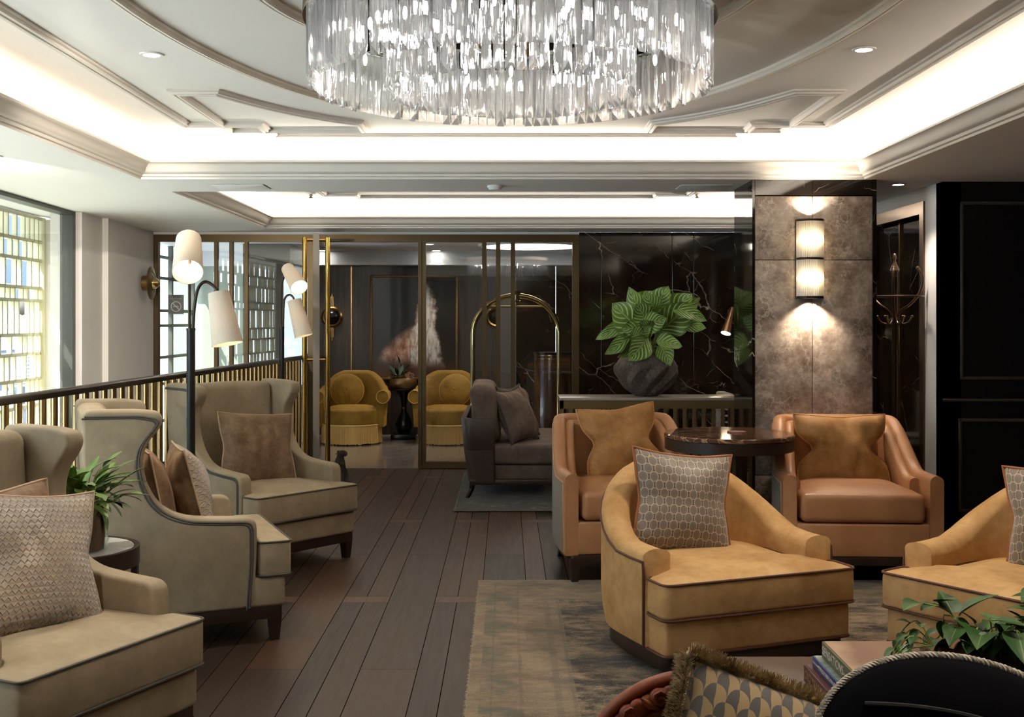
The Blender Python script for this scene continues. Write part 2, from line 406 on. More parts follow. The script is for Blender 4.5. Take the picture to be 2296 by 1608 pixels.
def emperador():
    g = G('grey_brown_marble'); v = g.co()
    w = g.noise(v, 5, 5, .65, col=True)
    mv = g.nd('ShaderNodeVectorMath', operation='MULTIPLY_ADD'); g.put(mv.inputs[0], w); mv.inputs[1].default_value = (.30,) * 3; g.put(mv.inputs[2], v)
    p = mv.outputs[0]
    base = g.ramp(g.noise(v, 7, 9, .72), [(.34, '#655549'), (.5, '#96867a'), (.66, '#bfb0a0')])
    e = g.vor(g.map(p, (1, 1, .75), rot=(0, R(30), 0)), 5, 'DISTANCE_TO_EDGE'); e2 = g.vor(g.map(p, (1, 1, .7), rot=(0, R(42), 0)), 15, 'DISTANCE_TO_EDGE')
    l1 = g.M('MULTIPLY', g.ramp(e, [(0, .6), (.03, 0.0)]), g.ramp(g.noise(v, 4, 3), [(.42, 0.0), (.6, 1.0)]))
    l2 = g.M('MULTIPLY', g.ramp(e2, [(0, .55), (.06, 0.0)]), g.ramp(g.noise(v, 8, 3), [(.4, 0.0), (.6, 1.0)]))
    col = g.mix(g.M('MAXIMUM', l1, l2), base, '#dccfbf')
    return g.done(g.bsdf(col, .28))
MAT['column'] = emperador()
def woodpanel():
    g = G('dark_timber_panelling'); v = g.co(); x, y, z = g.sep(v)
    n = g.noise(g.map(v, (22, 22, 1.6)), 1.5, 6, .65, .6); col = g.ramp(n, [(.3, '#2b2420'), (.7, '#4a3f38')])
    gr = g.M('LESS_THAN', g.M('FRACT', g.M('DIVIDE', g.M('ADD', x, 20), .085)), .06)
    return g.done(g.bsdf(g.mix(g.M('MULTIPLY', gr, .7), col, '#161413'), .4, 0, g.bump(g.M('SUBTRACT', n, gr), .3, .004)))
MAT['woodpanel'] = woodpanel()
def rug_mat(name, c, fade, sc=1.0, border=None, streak=(1, 1, 1)):
    g = G(name); v = g.co(); x, y, z = g.sep(v)
    n = g.noise(g.map(v, (1.3, 2.6, 1)), 2.0 * sc, 7, .7, .4); n2 = g.noise(g.map(v, (1, 1.8, 1)), 11 * sc, 6, .7); n3 = g.noise(g.map(v, streak), 120, 3)
    f = g.M('ADD', g.M('MULTIPLY', n, .52), g.M('ADD', g.M('MULTIPLY', n2, .30), g.M('MULTIPLY', n3, .18)))
    col = g.ramp(f, c)
    if border:
        x0, y1 = border
        dx = g.M('SUBTRACT', x, x0); dy = g.M('SUBTRACT', y1, y); d = g.M('MINIMUM', dx, dy)
        inb = g.M('LESS_THAN', d, .42); lite = g.ramp(f, [(.34, '#473a2c'), (.5, '#7c6a53'), (.66, '#998669')])
        col = g.mix(g.M('MULTIPLY', inb, .85), col, lite)
        for pos, w, cc in ((.10, .004, '#4d5148'), (.215, .006, '#6b4a38'), (.36, .014, '#5f5647'), (.42, .008, '#54503f')):
            ln = g.M('LESS_THAN', g.M('ABSOLUTE', g.M('SUBTRACT', g.M('ADD', d, g.M('MULTIPLY', n2, .02)), pos)), w)
            col = g.mix(g.M('MULTIPLY', ln, g.ramp(n2, [(.3, .9), (.7, .2)])), col, cc)
        gb = g.M('MULTIPLY', g.M('LESS_THAN', g.M('ABSOLUTE', g.M('SUBTRACT', d, .13)), .085), g.ramp(g.noise(v, 6, 4), [(.46, 0.0), (.62, .7)]))
        col = g.mix(gb, col, '#42463a')
    return g.done(g.bsdf(col, .95, 0, g.bump(g.M('ADD', n3, n2), .6, .006), Sheen_Weight=.2))
MAT['rug'] = rug_mat('faded_oriental_rug', [(.42, '#14100d'), (.475, '#352c23'), (.525, '#6f5d46'), (.585, '#927d61')], .3, 1.0, (-.15, 6.2))
MAT['rug_dark'] = rug_mat('black_cream_rug', [(.44, '#0f0d10'), (.53, '#26201e'), (.60, '#7d6d58'), (.68, '#a0907a')], .3, 2.0, None, (1, .12, 1))
def hexmat():
    g = G('honeycomb_brocade'); u, v, _ = g.sep(g.co('UV'))
    gx = g.M('MULTIPLY', u, 10.0); gy = g.M('MULTIPLY', v, 10.0 / 1.62)
    def cell(ox, oy):
        a = g.M('ABSOLUTE', g.M('SUBTRACT', g.M('FRACT', g.M('ADD', gx, ox)), .5)); b = g.M('MULTIPLY', g.M('ABSOLUTE', g.M('SUBTRACT', g.M('FRACT', g.M('ADD', gy, oy)), .5)), 1.62)
        return g.M('SQRT', g.M('ADD', g.M('MULTIPLY', g.M('MULTIPLY', a, a), 1.32), g.M('MULTIPLY', g.M('MULTIPLY', b, b), .84)))
    d = g.M('MINIMUM', cell(0, 0), cell(.5, .5))
    col = g.ramp(d, [(0, '#6d5f50'), (.415, '#75675a'), (.435, '#b8a488'), (.475, '#b8a488'), (.495, '#564a40'), (1, '#51463d')])
    return g.done(g.bsdf(col, .5, 0, g.bump(g.noise(g.co(), 20, 3), .2, .01), Sheen_Weight=.4))
MAT['hex'] = hexmat()
def diamond():
    g = G('smocked_diamond_silk'); u, v, _ = g.sep(g.co('UV'))
    a = g.M('MULTIPLY', u, 22.0); b = g.M('MULTIPLY', v, 24.0)
    row = g.M('FLOOR', b); fb = g.M('FRACT', b); sh = g.M('MULTIPLY', g.M('FRACT', g.M('MULTIPLY', row, .5)), 1.0)
    fa = g.M('FRACT', g.M('ADD', a, sh)); tri = g.M('ABSOLUTE', g.M('SUBTRACT', g.M('MULTIPLY', fa, 2), 1))
    edge = g.M('ABSOLUTE', g.M('SUBTRACT', fb, g.M('ADD', .12, g.M('MULTIPLY', tri, .62))))
    ln = g.ramp(edge, [(0, 1.0), (.16, 0.0)])
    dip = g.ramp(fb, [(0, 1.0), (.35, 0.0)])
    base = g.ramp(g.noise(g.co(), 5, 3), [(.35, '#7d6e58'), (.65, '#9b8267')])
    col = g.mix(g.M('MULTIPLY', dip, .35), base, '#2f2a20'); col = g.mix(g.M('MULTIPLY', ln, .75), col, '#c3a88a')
    return g.done(g.bsdf(col, .42, 0, g.bump(g.M('SUBTRACT', g.M('ADD', ln, fb), g.M('MULTIPLY', dip, .8)), .9, .01), Sheen_Weight=.5))
MAT['diamond'] = diamond()
def scales():
    g = G('fish_scale_cut_velvet'); u, v, _ = g.sep(g.co('UV'))
    a = g.M('MULTIPLY', u, 11.0); b = g.M('MULTIPLY', v, 12.0)
    w = g.noise(g.co('UV'), 7, 2); a = g.M('ADD', a, g.M('MULTIPLY', w, .35)); b = g.M('ADD', b, g.M('MULTIPLY', w, .35))
    row = g.M('FLOOR', b); fb = g.M('FRACT', b); sh = g.M('FRACT', g.M('MULTIPLY', row, .5))
    aa = g.M('ADD', a, sh); ca = g.M('FLOOR', aa); fa = g.M('SUBTRACT', g.M('FRACT', aa), .5)
    inn = g.M('LESS_THAN', g.M('ADD', g.M('MULTIPLY', g.M('MULTIPLY', fa, fa), 3.2), g.M('MULTIPLY', fb, fb)), .80)
    fa2 = g.M('SUBTRACT', g.M('FRACT', g.M('ADD', aa, .5)), .5)
    f = g.M('ADD', g.M('MULTIPLY', inn, g.M('GREATER_THAN', fa, 0.0)), g.M('MULTIPLY', g.M('SUBTRACT', 1, inn), g.M('GREATER_THAN', fa2, 0.0)))
    return g.done(g.bsdf(g.mix(f, '#55504d', '#a3885f'), .8, 0, g.bump(f, .4, .004), Sheen_Weight=.4))
MAT['scales'] = scales()
def leafmat(name, dark, mid, light, stripes=0.0, rough=.42):
    g = G(name); u, v, _ = g.sep(g.co('UV'))
    w = g.M('ABSOLUTE', g.M('SUBTRACT', v, .5))
    n = g.noise(g.co(), 7, 3); col = g.ramp(n, [(.3, dark), (.7, mid)])
    if stripes:
        ph = g.M('SUBTRACT', g.M('MULTIPLY', u, stripes), g.M('MULTIPLY', w, 6.0)); sn = g.M('SINE', g.M('MULTIPLY', ph, 2 * PI))
        st = g.M('MULTIPLY', g.ramp(sn, [(.45, 0.0), (.75, 1.0)]), g.ramp(w, [(.02, 0.0), (.08, 1.0), (.40, 1.0), (.47, .2)]))
        col = g.mix(st, col, light)
    col = g.mix(g.ramp(w, [(.0, .8), (.03, 0.0)]), col, light)
    return g.done(g.bsdf(col, rough, 0, None, Subsurface_Weight=0.0, Transmission_Weight=0.0, Specular_IOR_Level=.4))
MAT['calathea'] = leafmat('striped_leaf', '#4b7020', '#7d9f3e', '#cfdc9c', 6.5)
MAT['strap'] = leafmat('strap_leaf', '#3d5c24', '#6d883e', '#a3b86c')
MAT['heart'] = leafmat('heart_leaf', '#24401a', '#436b2c', '#7e9c54')
MAT['darkleaf'] = leafmat('dark_leaf', '#14281a', '#2c4a2a', '#5d7a4a')
MAT['stem'] = plain('green_stem', '#7d8a45', .5)
MAT['bark'] = plain('rough_bark', '#5a4030', .9, var=.5, sc=30, bump=.9, bsc=40)
MAT['soil'] = plain('moss_soil', '#3a2a1c', .95, var=.5, sc=40, bump=.8)

def sweep(prof, pts, z, closed):
    # a moulding laid flat under a ceiling: profile of (sideways offset, drop) along a plan polyline, mitred
    mb = MB(); k = len(pts); pts = [Vector(p[:2]) for p in pts]; vs = []; m = len(prof)
    for i in range(k):
        d0 = (pts[i] - pts[i - 1]).normalized() if (closed or i > 0) else None
        d1 = (pts[(i + 1) % k] - pts[i]).normalized() if (closed or i < k - 1) else None
        d0 = d0 or d1; d1 = d1 or d0
        n0 = Vector((-d0.y, d0.x)); n1 = Vector((-d1.y, d1.x)); n = n0 + n1; n = n / max(n.length_squared / 2, .35)
        for o, dr in prof: vs.append((pts[i].x + n.x * o, pts[i].y + n.y * o, z - dr))
    fs = [(i * m + j, ((i + 1) % k) * m + j, ((i + 1) % k) * m + j + 1, i * m + j + 1) for i in range(k if closed else k - 1) for j in range(m - 1)]
    if not closed: fs += [tuple(range(m)), tuple((k - 1) * m + j for j in range(m))[::-1]]
    return mb.add(vs, fs)

# ================================================================== THE SETTING
PY = 10.98                                          # plane of the glass partition and the black marble wall
struct('floor', MB().box(-2.30, 5.0, -2.2, PY, -.12, 0), MAT['floor'], 0)
struct('floor.001', MB().box(-3.95, -2.30, -2.2, PY, -.12, -.003), MAT['landing'], 0)
struct('floor.002', MB().box(-4.2, 3.6, PY, 14.6, -.12, -.002), MAT['lobby_floor'], 0)

# ceilings: soffit with two rectangular trays, each with a lit cove behind its cornice
def soffit(x0, x1, y0, y1, holes):
    mb = MB(); ys = sorted({y0, y1, *[h[2] for h in holes], *[h[3] for h in holes]})
    for a, b in zip(ys, ys[1:]):
        hs = [h for h in holes if h[2] <= a + 1e-6 and h[3] >= b - 1e-6]; xs = [x0]
        for h in sorted(hs): xs += [h[0], h[1]]
        xs.append(x1)
        for q in range(0, len(xs), 2): mb.box(xs[q], xs[q + 1], a, b, ZS, ZS + .03)
    return mb
struct('ceiling', soffit(-4.1, 5.0, -2.2, PY, [TA, TB]), MAT['white'], 0)
def tray(T, nm):
    x0, x1, y0, y1 = T; g = .15
    rect = lambda p: [(x0 + p, y0 + p), (x1 - p, y0 + p), (x1 - p, y1 - p), (x0 + p, y1 - p)]
    prof = [(0, 0), (.004, .0), (.006, -.012), (.018, -.016), (.022, -.03), (.034, -.034), (.046, -.046), (.052, -.062), (.066, -.080), (.080, -.092), (.088, -.094), (.088, -.106), (.05, -.106), (.05, -.07), (-.16, -.07)]
    c = sweep(prof, rect(0), ZS, True); struct('trim_' + nm, c, MAT['trimw'], 30)
    w = [(-g, -.06)] + [(-g + .06 * (1 - math.cos(a * PI / 12)), -(.205 + .06 * math.sin(a * PI / 12))) for a in range(7)]
    top = sweep(w, rect(0), ZS, True)
    e = .09; top.box(x0 - e - .06, x1 + e + .06, y0 - e - .06, y1 + e + .06, ZC, ZC + .03)
    struct('ceiling.001', top, MAT['white'], 30)
tray(TA, '1'); tray(TB, '2')
MP = [(-.030, 0), (-.030, .010), (-.020, .014), (-.016, .022), (-.004, .024), (.000, .018), (.006, .026), (.018, .028), (.024, .016), (.030, .012), (.030, 0)]
def mould(n, pts, closed=False): struct('trim_%d' % n, sweep(MP, pts, ZC, closed), MAT['trimw'], 30)
YC = 3.69
def mir(pts, y0=YC): return [(x, 2 * y0 - y) for x, y in pts][::-1]
def flip(pts): return [(-x, y) for x, y in pts][::-1]
def ell(a, b, n=96): return [(a * math.cos(2 * PI * i / n), YC + b * math.sin(2 * PI * i / n)) for i in range(n)]
mould(3, ell(1.377, 2.66), True)
mould(4, ell(.87, 1.08, 64), True)
half = [(-1.84, 6.40), (-1.42, 6.40), (-1.42, 6.80)]
quarter = half + [(0, 6.80)]
loop = half + flip(half)
mould(5, loop + mir(loop), True)
arc = [tuple(v) for v in spline([(-1.43, 5.50, 0), (-1.266, 5.84, 0), (-1.06, 6.13, 0), (-.84, 6.34, 0)], 6)]
arc = [(x, y) for x, y, z in arc]
spand = [(-1.64, 5.50)] + arc + [(-.84, 6.62), (-1.64, 6.62)]
n = 6
for s in (spand, flip(spand), mir(spand), mir(flip(spand))): mould(n, s, True); n += 1
hb = [(-1.95, 7.9), (-1.95, 9.55), (-1.62, 9.55), (-1.62, 9.95), (-1.35, 9.95), (-1.35, 10.15)]
lb = hb + flip(hb)
mould(n, lb, True)
# access panels, detector and sprinklers
for i, (px0, px1) in enumerate(((485, 600), (1520, 1635))):
    a, b = P(px0, 428, 7.26), P(px1, 428, 7.26)
    tag(obj('access_panel', MB().rbox(a.x, b.x, 7.13, 7.36, ZS - .006, ZS - .001, .002), MAT['white']),
        ('white access panel set in the ceiling beam near the window side', 'white access panel in the ceiling beam beside the marble column')[i], 'ceiling panel')
t = thing('smoke_detector', 'small white smoke detector under the middle of the ceiling beam', 'smoke detector', (-.075, 7.2, ZS))
obj('base', MB().lathe([(0, -.001), (.05, -.001), (.05, -.012), (.035, -.028), (0, -.03)], 24), MAT['white'], t)
obj('indicator', MB().ball((.0, -.03, -.024), .006), emit('green_led', (.1, .9, .2, 1), .6), t)
for i, (px, xx) in enumerate(((697, 0), (1563, 0))):
    q = P(px, 455, 9.9)
    t = thing('sprinkler', ('white sprinkler head under the far ceiling tray, window side', 'white sprinkler head under the far ceiling tray, marble column side')[i], 'sprinkler', (q.x, 9.9, ZC))
    obj('rose', MB().lathe([(0, -.001), (.045, -.001), (.04, -.012), (0, -.014)], 20), MAT['white'], t)
    obj('nozzle', MB().lathe([(.016, -.012), (.016, -.03), (.009, -.034), (.022, -.05), (0, -.052)], 14), MAT['alu'], t)

# left wall runs very slightly askew: u towards the camera, w outwards, z up
UD = Vector((.0529, -1, 0)).normalized(); WD = Vector((-1, -.0529, 0)).normalized()
LM = Matrix(((UD.x, WD.x, 0, -3.47), (UD.y, WD.y, 0, PY), (0, 0, 1, 0), (0, 0, 0, 1)))
wl = MB().box(-.02, 1.49, 0, .30, -.003, ZS, LM)
wl.box(1.49, 2.02, .05, .30, -.003, ZS, LM)
wl.box(2.02, 9.0, .05, .30, -.003, .34, LM).box(2.02, 9.0, .0, .36, .30, .37, LM)
wl.box(9.0, 13.4, .05, .3, -.003, ZS, LM)
struct('wall_left', wl, MAT['wall_white'], 0)
wf = MB()
for u in (2.05, 5.4, 8.97): wf.box(u - .04, u + .04, .10, .20, .37, ZS, LM)
wf.box(2.0, 9.0, .10, .20, .37, .43, LM).box(2.0, 9.0, .10, .20, ZS - .03, ZS, LM)
w1 = struct('window_1', wf, plain('window_frame', '#3c3f3a', .4, .3), 0)
struct('pane', MB().box(2.08, 8.94, .14, .152, .42, ZS - .02, LM), MAT['glass'], 0, w1)
struct('wall_back', MB().box(-4.1, 5.0, -2.4, -2.2, -.1, ZS), plain('back_wall', '#8a7d70', .7), 0)
# outside the window
struct('wall_exterior', MB().box(1.38, 1.60, .301, .52, -.1, 2.3, LM), MAT['stone_pale'], 0)
struct('ground', MB().box(-24, 13, .36, 12, -.30, -.10, LM), plain('paving', '#c2c2c4', .8, var=.06), 0)

# right side: column, white return wall with a marble niche, black panelling
KX0, KX1, KY0, KY1 = 1.523, 2.288, 6.90, 7.44
col = MB(); X0, X1 = KX0 + .012, KX1 - .022
zj = [0, .495, 1.828, 2.224]; xm = 1.893
for a, b in zip(zj, zj[1:]):
    for xa, xb in ((X0, xm), (xm, X1)): col.rbox(xa + .0015, xb - .0015, KY0, KY0 + .04, a + .0015, b - .0015, .003, 2)
c0 = struct('column', col, MAT['column'], 30)
sd = MB().box(KX0 - .004, KX0 + .012, KY0 - .004, KY1, 0, ZS).box(KX1 - .022, KX1, KY0 - .004, KY1, 0, ZS).box(KX0 + .012, KX1 - .022, KY0 + .041, KY1, 0, ZS)
for xa, xb in ((X0, xm), (xm, X1)): sd.rbox(xa + .001, xb - .001, KY0 - .003, KY0 + .041, 2.228, ZS - .001, .002, 2)
struct('column_side', sd, veined('column_black_marble', '#17110d', '#c8b8a4', 1.1, .008, .05), 0, c0)
WX = 2.735
wr = MB().box(WX, WX + .12, 7.0, 7.29, 0, ZS).box(WX, WX + .12, 7.29, 8.6, 2.235, ZS).box(WX, WX + .12, 8.6, PY, 0, ZS)
struct('wall_right', wr, MAT['wall_white'], 0)
fr = MB()
for i in range(1):
    fr.box(WX - .012, WX + .02, 7.29, 7.36, 0, 2.235).box(WX - .012, WX + .02, 8.53, 8.60, 0, 2.235).box(WX - .012, WX + .02, 7.36, 8.53, 2.155, 2.235)
struct('trim_20', fr, plain('niche_frame_metal', '#6b5748', .25, .85, var=.1), 0)
ni = MB().box(WX + .07, WX + .12, 7.29, 7.92, 0, 2.235).box(WX + .07, WX + .12, 7.93, 8.60, 0, 2.235)
struct('wall_niche', ni, MAT['marble_black'], 0)
struct('trim_21', MB().box(WX + .055, WX + .075, 7.917, 7.933, 0, 2.16), MAT['brass_old'], 0)
BY = 7.0
bp = MB().box(WX, 5.0, BY, BY + .1, 0, ZS)
struct('wall_panelled', bp, MAT['black_panel'], 0)
def frame_mould(mb, x0, x1, z0, z1):
    for (a, b, c, d) in ((x0, x1, z0, z0 + .022), (x0, x1, z1 - .022, z1), (x0, x0 + .022, z0, z1), (x1 - .022, x1, z0, z1)):
        mb.rbox(a, b, BY - .014, BY + .001, c, d, .006, 3)
    return mb
pm = MB()
z = lambda py: H - (py - CY) / F * BY
xx = lambda px: (px - CX) / F * BY
frame_mould(pm, xx(2152), xx(2152) + 1.3, z(852), z(452)); frame_mould(pm, xx(2148), xx(2148) + 1.3, .25, z(938))
pm.rbox(WX, 5.0, BY - .016, BY + .001, z(900), z(894), .005, 3)
struct('trim_22', pm, plain('panel_moulding', '#4d4138', .25, .0), 30)
struct('wall_far_right', MB().box(4.9, 5.0, -2.2, BY, 0, ZS), MAT['black_panel'], 0)

# partition plane: black marble wall to the right of the glass
mw = MB(); xs = [.712, (1347 - CX) / F * PY, (1507 - CX) / F * PY, (1555 - CX) / F * PY, 2.25, WX + .02]
for a, b in zip(xs, xs[1:]): mw.rbox(a + .0015, b - .0015, PY, PY + .09, 0, ZS, .002, 2)
struct('wall_marble', mw.box(.75, WX, PY + .03, PY + .085, 0, ZS), MAT['marble_black'], 0)
# lobby beyond the glass
struct('wall_lobby', MB().box(-2.45, -.10, 14.2, 14.3, 0, 2.35), MAT['woodpanel'], 0)
struct('wall_lobby_side', MB().box(-.10, .12, 14.12, 14.3, 0, 2.35), plain('grey_timber', '#5b5552', .45, var=.2, sc=20), 0)
struct('wall_lobby_marble', MB().rbox(.12, .62, 14.1, 14.25, 0, 2.35, .002).rbox(.623, 1.4, 14.1, 14.25, 0, 2.35, .002), MAT['marble_black'], 0)
struct('wall_lobby_right', MB().box(1.4, 1.5, PY + .09, 14.3, 0, 2.35), MAT['marble_black'], 0)
struct('ceiling.003', MB().box(-4.2, 1.6, PY + .02, 14.3, ZS, ZS + .03).box(-4.2, 1.6, 13.9, 14.3, 2.15, ZS), plain('lobby_ceiling', '#dfe0e4', .8), 0)
for i, px in enumerate((788,)):
    xb = (px - CX) / F * 14.19
    struct('trim_23', MB().box(xb - .008, xb + .008, 14.185, 14.2, 0, 2.15), MAT['brass_old'], 0)
# entrance vestibule seen through the left pane
struct('wall_vestibule', MB().box(-2.98, -2.45, 12.6, 14.3, 0, 2.35), plain('dark_vestibule_wall', '#40352f', .35, var=.2), 0)
struct('wall_vestibule_far', MB().box(-4.3, -2.98, 14.2, 14.3, 0, 2.35), plain('vestibule_far', '#7f8a7c', .3), 0)
vg = MB()
for zz in (.30, .72, 1.02, 1.38, 1.55, 1.92, 2.16): vg.box(-3.95, -3.90, PY + .1, 13.9, zz, zz + .035)
for yy in (11.05, 12.1, 13.0, 13.9): vg.box(-3.95, -3.90, yy, yy + .05, 0, ZS)
w2 = struct('window_2', vg, plain('vestibule_frame', '#4a4a42', .4, .4), 0)
struct('pane', MB().box(-3.93, -3.922, PY + .1, 13.9, 0, ZS), MAT['glass'], 0, w2)

# bronze framed glass partition: fixed side light, door opening, fixed panel
D = PY
X = lambda px: (px - CX) / F * D
Z = lambda py: H - (py - CY) / F * D
y0, y1 = PY - .035, PY + .035
fb = MB().box(X(345), X(1298), y0, y1, Z(543), Z(526.5))
fb.box(X(345), X(357), y0, y1, 0, Z(543)).box(X(691), X(703), y0, y1, 0, Z(543))
fb.box(X(357), X(691), y0, y1, 0, .07)
for px in (485.5, 519.5, 553.5): fb.box(X(px) - .017, X(px) + .017, y0 + .005, y1 - .005, .07, Z(543))
w3 = struct('window_3', fb, MAT['bronze'], 0)
struct('pane', MB().box(X(357), X(691), PY - .006, PY + .006, .07, Z(543)), MAT['glass_door'], 0, w3)
fb = MB().box(X(938), X(946), y0 - .004, y1, 0, Z(527)).box(X(946.5), X(955), y0 + .008, y1, 0, Z(543.2)).box(X(1283), X(1298), y0, y1, 0, Z(543.2))
fb.box(X(955), X(1283), y0, y1, .005, Z(1035))
for px in (1086, 1117, 1150): fb.box(X(px) - .022, X(px) + .022, y0 + .005, y1 - .005, Z(1035), Z(543))
w4 = struct('window_4', fb, MAT['bronze'], 0)
struct('wall_header', MB().box(X(345), X(1298), PY - .03, PY + .03, Z(526.5) + .001, ZS), MAT['white'], 0)
struct('pane', MB().box(X(955), X(1283), PY - .006, PY + .006, Z(1035), Z(543)), MAT['glass_door'], 0, w4)
# open glass door, standing edge-on to the room
DA, DB = Vector((-1.862, PY - .05, 0)), Vector((-1.712, 10.02, 0))
dv = (DB - DA).normalized(); dn = Vector((-dv.y, dv.x, 0)); DM = Matrix(((dv.x, dn.x, 0, DA.x), (dv.y, dn.y, 0, DA.y), (0, 0, 1, 0), (0, 0, 0, 1))); L = (DB - DA).length
dm = MB().box(0, .06, -.028, .028, .01, 2.24, DM).box(L - .06, L, -.028, .028, .01, 2.24, DM).box(.06, L - .06, -.028, .028, .01, .10, DM).box(.06, L - .06, -.028, .028, 2.16, 2.24, DM)
d1 = struct('door_1', dm, MAT['alu'], 0)
struct('pane', MB().box(.06, L - .06, -.005, .005, .10, 2.16, DM), MAT['glass_door'], 0, d1)
for s in (-1, 1):
    hb_ = MB().tube([(L - .05, s * .102, .03), (L - .05, s * .102, 2.205)], .023, 16, M=DM)
    h_ = struct('handle', hb_, MAT['brass'], 40, d1)
    bk = MB()
    for zz in (.15, 1.1, 2.18): bk.tube([(L - .05, s * .028, zz), (L - .05, s * .102, zz)], .012, 10, M=DM)
    struct('bracket', bk, MAT['brass'], 40, h_)
ca = MB().rbox(.05, .30, .03, .07, 2.17, 2.22, .005, 2, DM); ca.tube([DM @ Vector((.28, .06, 2.225)), Vector((-1.55, 10.86, 2.245)), Vector((-1.50, 10.95, 2.245))], .008, 8)
struct('door_closer', ca, MAT['alu'], 40, d1)

# stair rail: bronze handrail on closely set brass balusters
RA, RB = Vector((-2.30, 4.1, 0)), Vector((-2.005, 10.93, 0))
t = thing('stair_railing', 'long stair railing of brass balusters under a dark bronze handrail', 'railing', tuple((RA + RB) / 2))
rv = (RB - RA).normalized(); ra = RA - (RA + RB) / 2; Ln = (RB - RA).length; ang = math.atan2(rv.y, rv.x)
RM = xf(ra, ang)
obj('handrail', MB().rbox(0, Ln, -.028, .028, 1.072, 1.112, .012, 3, RM), MAT['dark_bronze'], t)
obj('bottom_rail', MB().box(0, Ln, -.02, .02, .0, .03, RM), MAT['dark_bronze'], t)
bmesh_b = MB().tube([(0, 0, .03), (0, 0, 1.075)], .0175, 12)
b0 = None; nb = int(Ln / .1235)
for i in range(nb):
    M = xf(ra + rv * (.06 + i * .1235))
    if b0 is None: b0 = obj('baluster', bmesh_b, MAT['brass_old'], t, 50, M)
    else:
        b = b0.copy(); C.objects.link(b); b.parent = t; b.matrix_local = M

# gold lattice screen outside the window
lm = MB(); rnd = random.Random(3)
zr = [-.09, .12, .34, .56, .76, .976, 1.183, 1.34, 1.617, 1.72, 1.95, 2.105, 2.30]
for zz in zr: lm.box(1.62, 7.0, .50, .55, zz - .014, zz + .014, LM)
for a, b in zip(zr, zr[1:]):
    u = 1.62 + rnd.uniform(.02, .10)
    while u < 6.97:
        lm.box(u, u + .024, .50, .535, a, b, LM); u += rnd.choice((.10, .13, .17, .22))
lm.box(1.605, 1.64, .48, .60, -.10, 2.31, LM)
tag(obj('lattice_screen', lm, plain('gold_lattice', '#bdb795', .5, .0), None, 0), 'pale gold lattice screen standing outside the tall window', 'screen')
# street outside
hs = thing('street_building', 'rendered building across the street, coloured dark for shade, behind the lattice screen', 'building', tuple(LM @ Vector((3.2, 7.0, -.1))))
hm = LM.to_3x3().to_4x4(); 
obj('wall', MB().box(-26, 8, 0, 1.5, 0, 6.5, hm), plain('shaded_render_wall', '#39424e', .9, var=.05), hs, 0)  # facade colour set dark to stand in for shade under the strong sky
for i in range(14): obj('window', MB().box(-20 + i * 1.9, -19 + i * 1.9, -.03, .02, .9, 2.4, hm), plain('street_window', '#59636e', .2), hs, 0)
def tree(loc, h, r, label):
    t = thing('street_tree', label, 'tree', loc)
    rr = random.Random(int(loc[1] * 10)); m = MB()
    for i in range(520):
        a = rr.uniform(0, 2 * PI); q = r * rr.random() ** .4; p = Vector((q * math.cos(a), q * math.sin(a), h + rr.uniform(-.8, .8) * r))
        d = Vector((rr.uniform(-1, 1), rr.uniform(-1, 1), rr.uniform(-1, 1))).normalized(); e = d.orthogonal() * .05
        m.add([p, p + d * .09 + e, p + d * .18, p + d * .09 - e], [(0, 1, 2, 3)])
    obj('crown', m, MAT['strap'], t, 0); obj('trunk', MB().tube([(0, 0, 0), (.02, 0, h * .5), (0, 0, h)], [.06, .05, .03], 10), MAT['bark'], t)
tree(tuple(LM @ Vector((1.55, 2.6, -.1))), 1.35, .55, 'small leafy street tree seen at the edge of the lattice screen')
tree(tuple(LM @ Vector((4.3, 3.4, -.1))), .75, .6, 'low green shrub outside the window below the lattice')

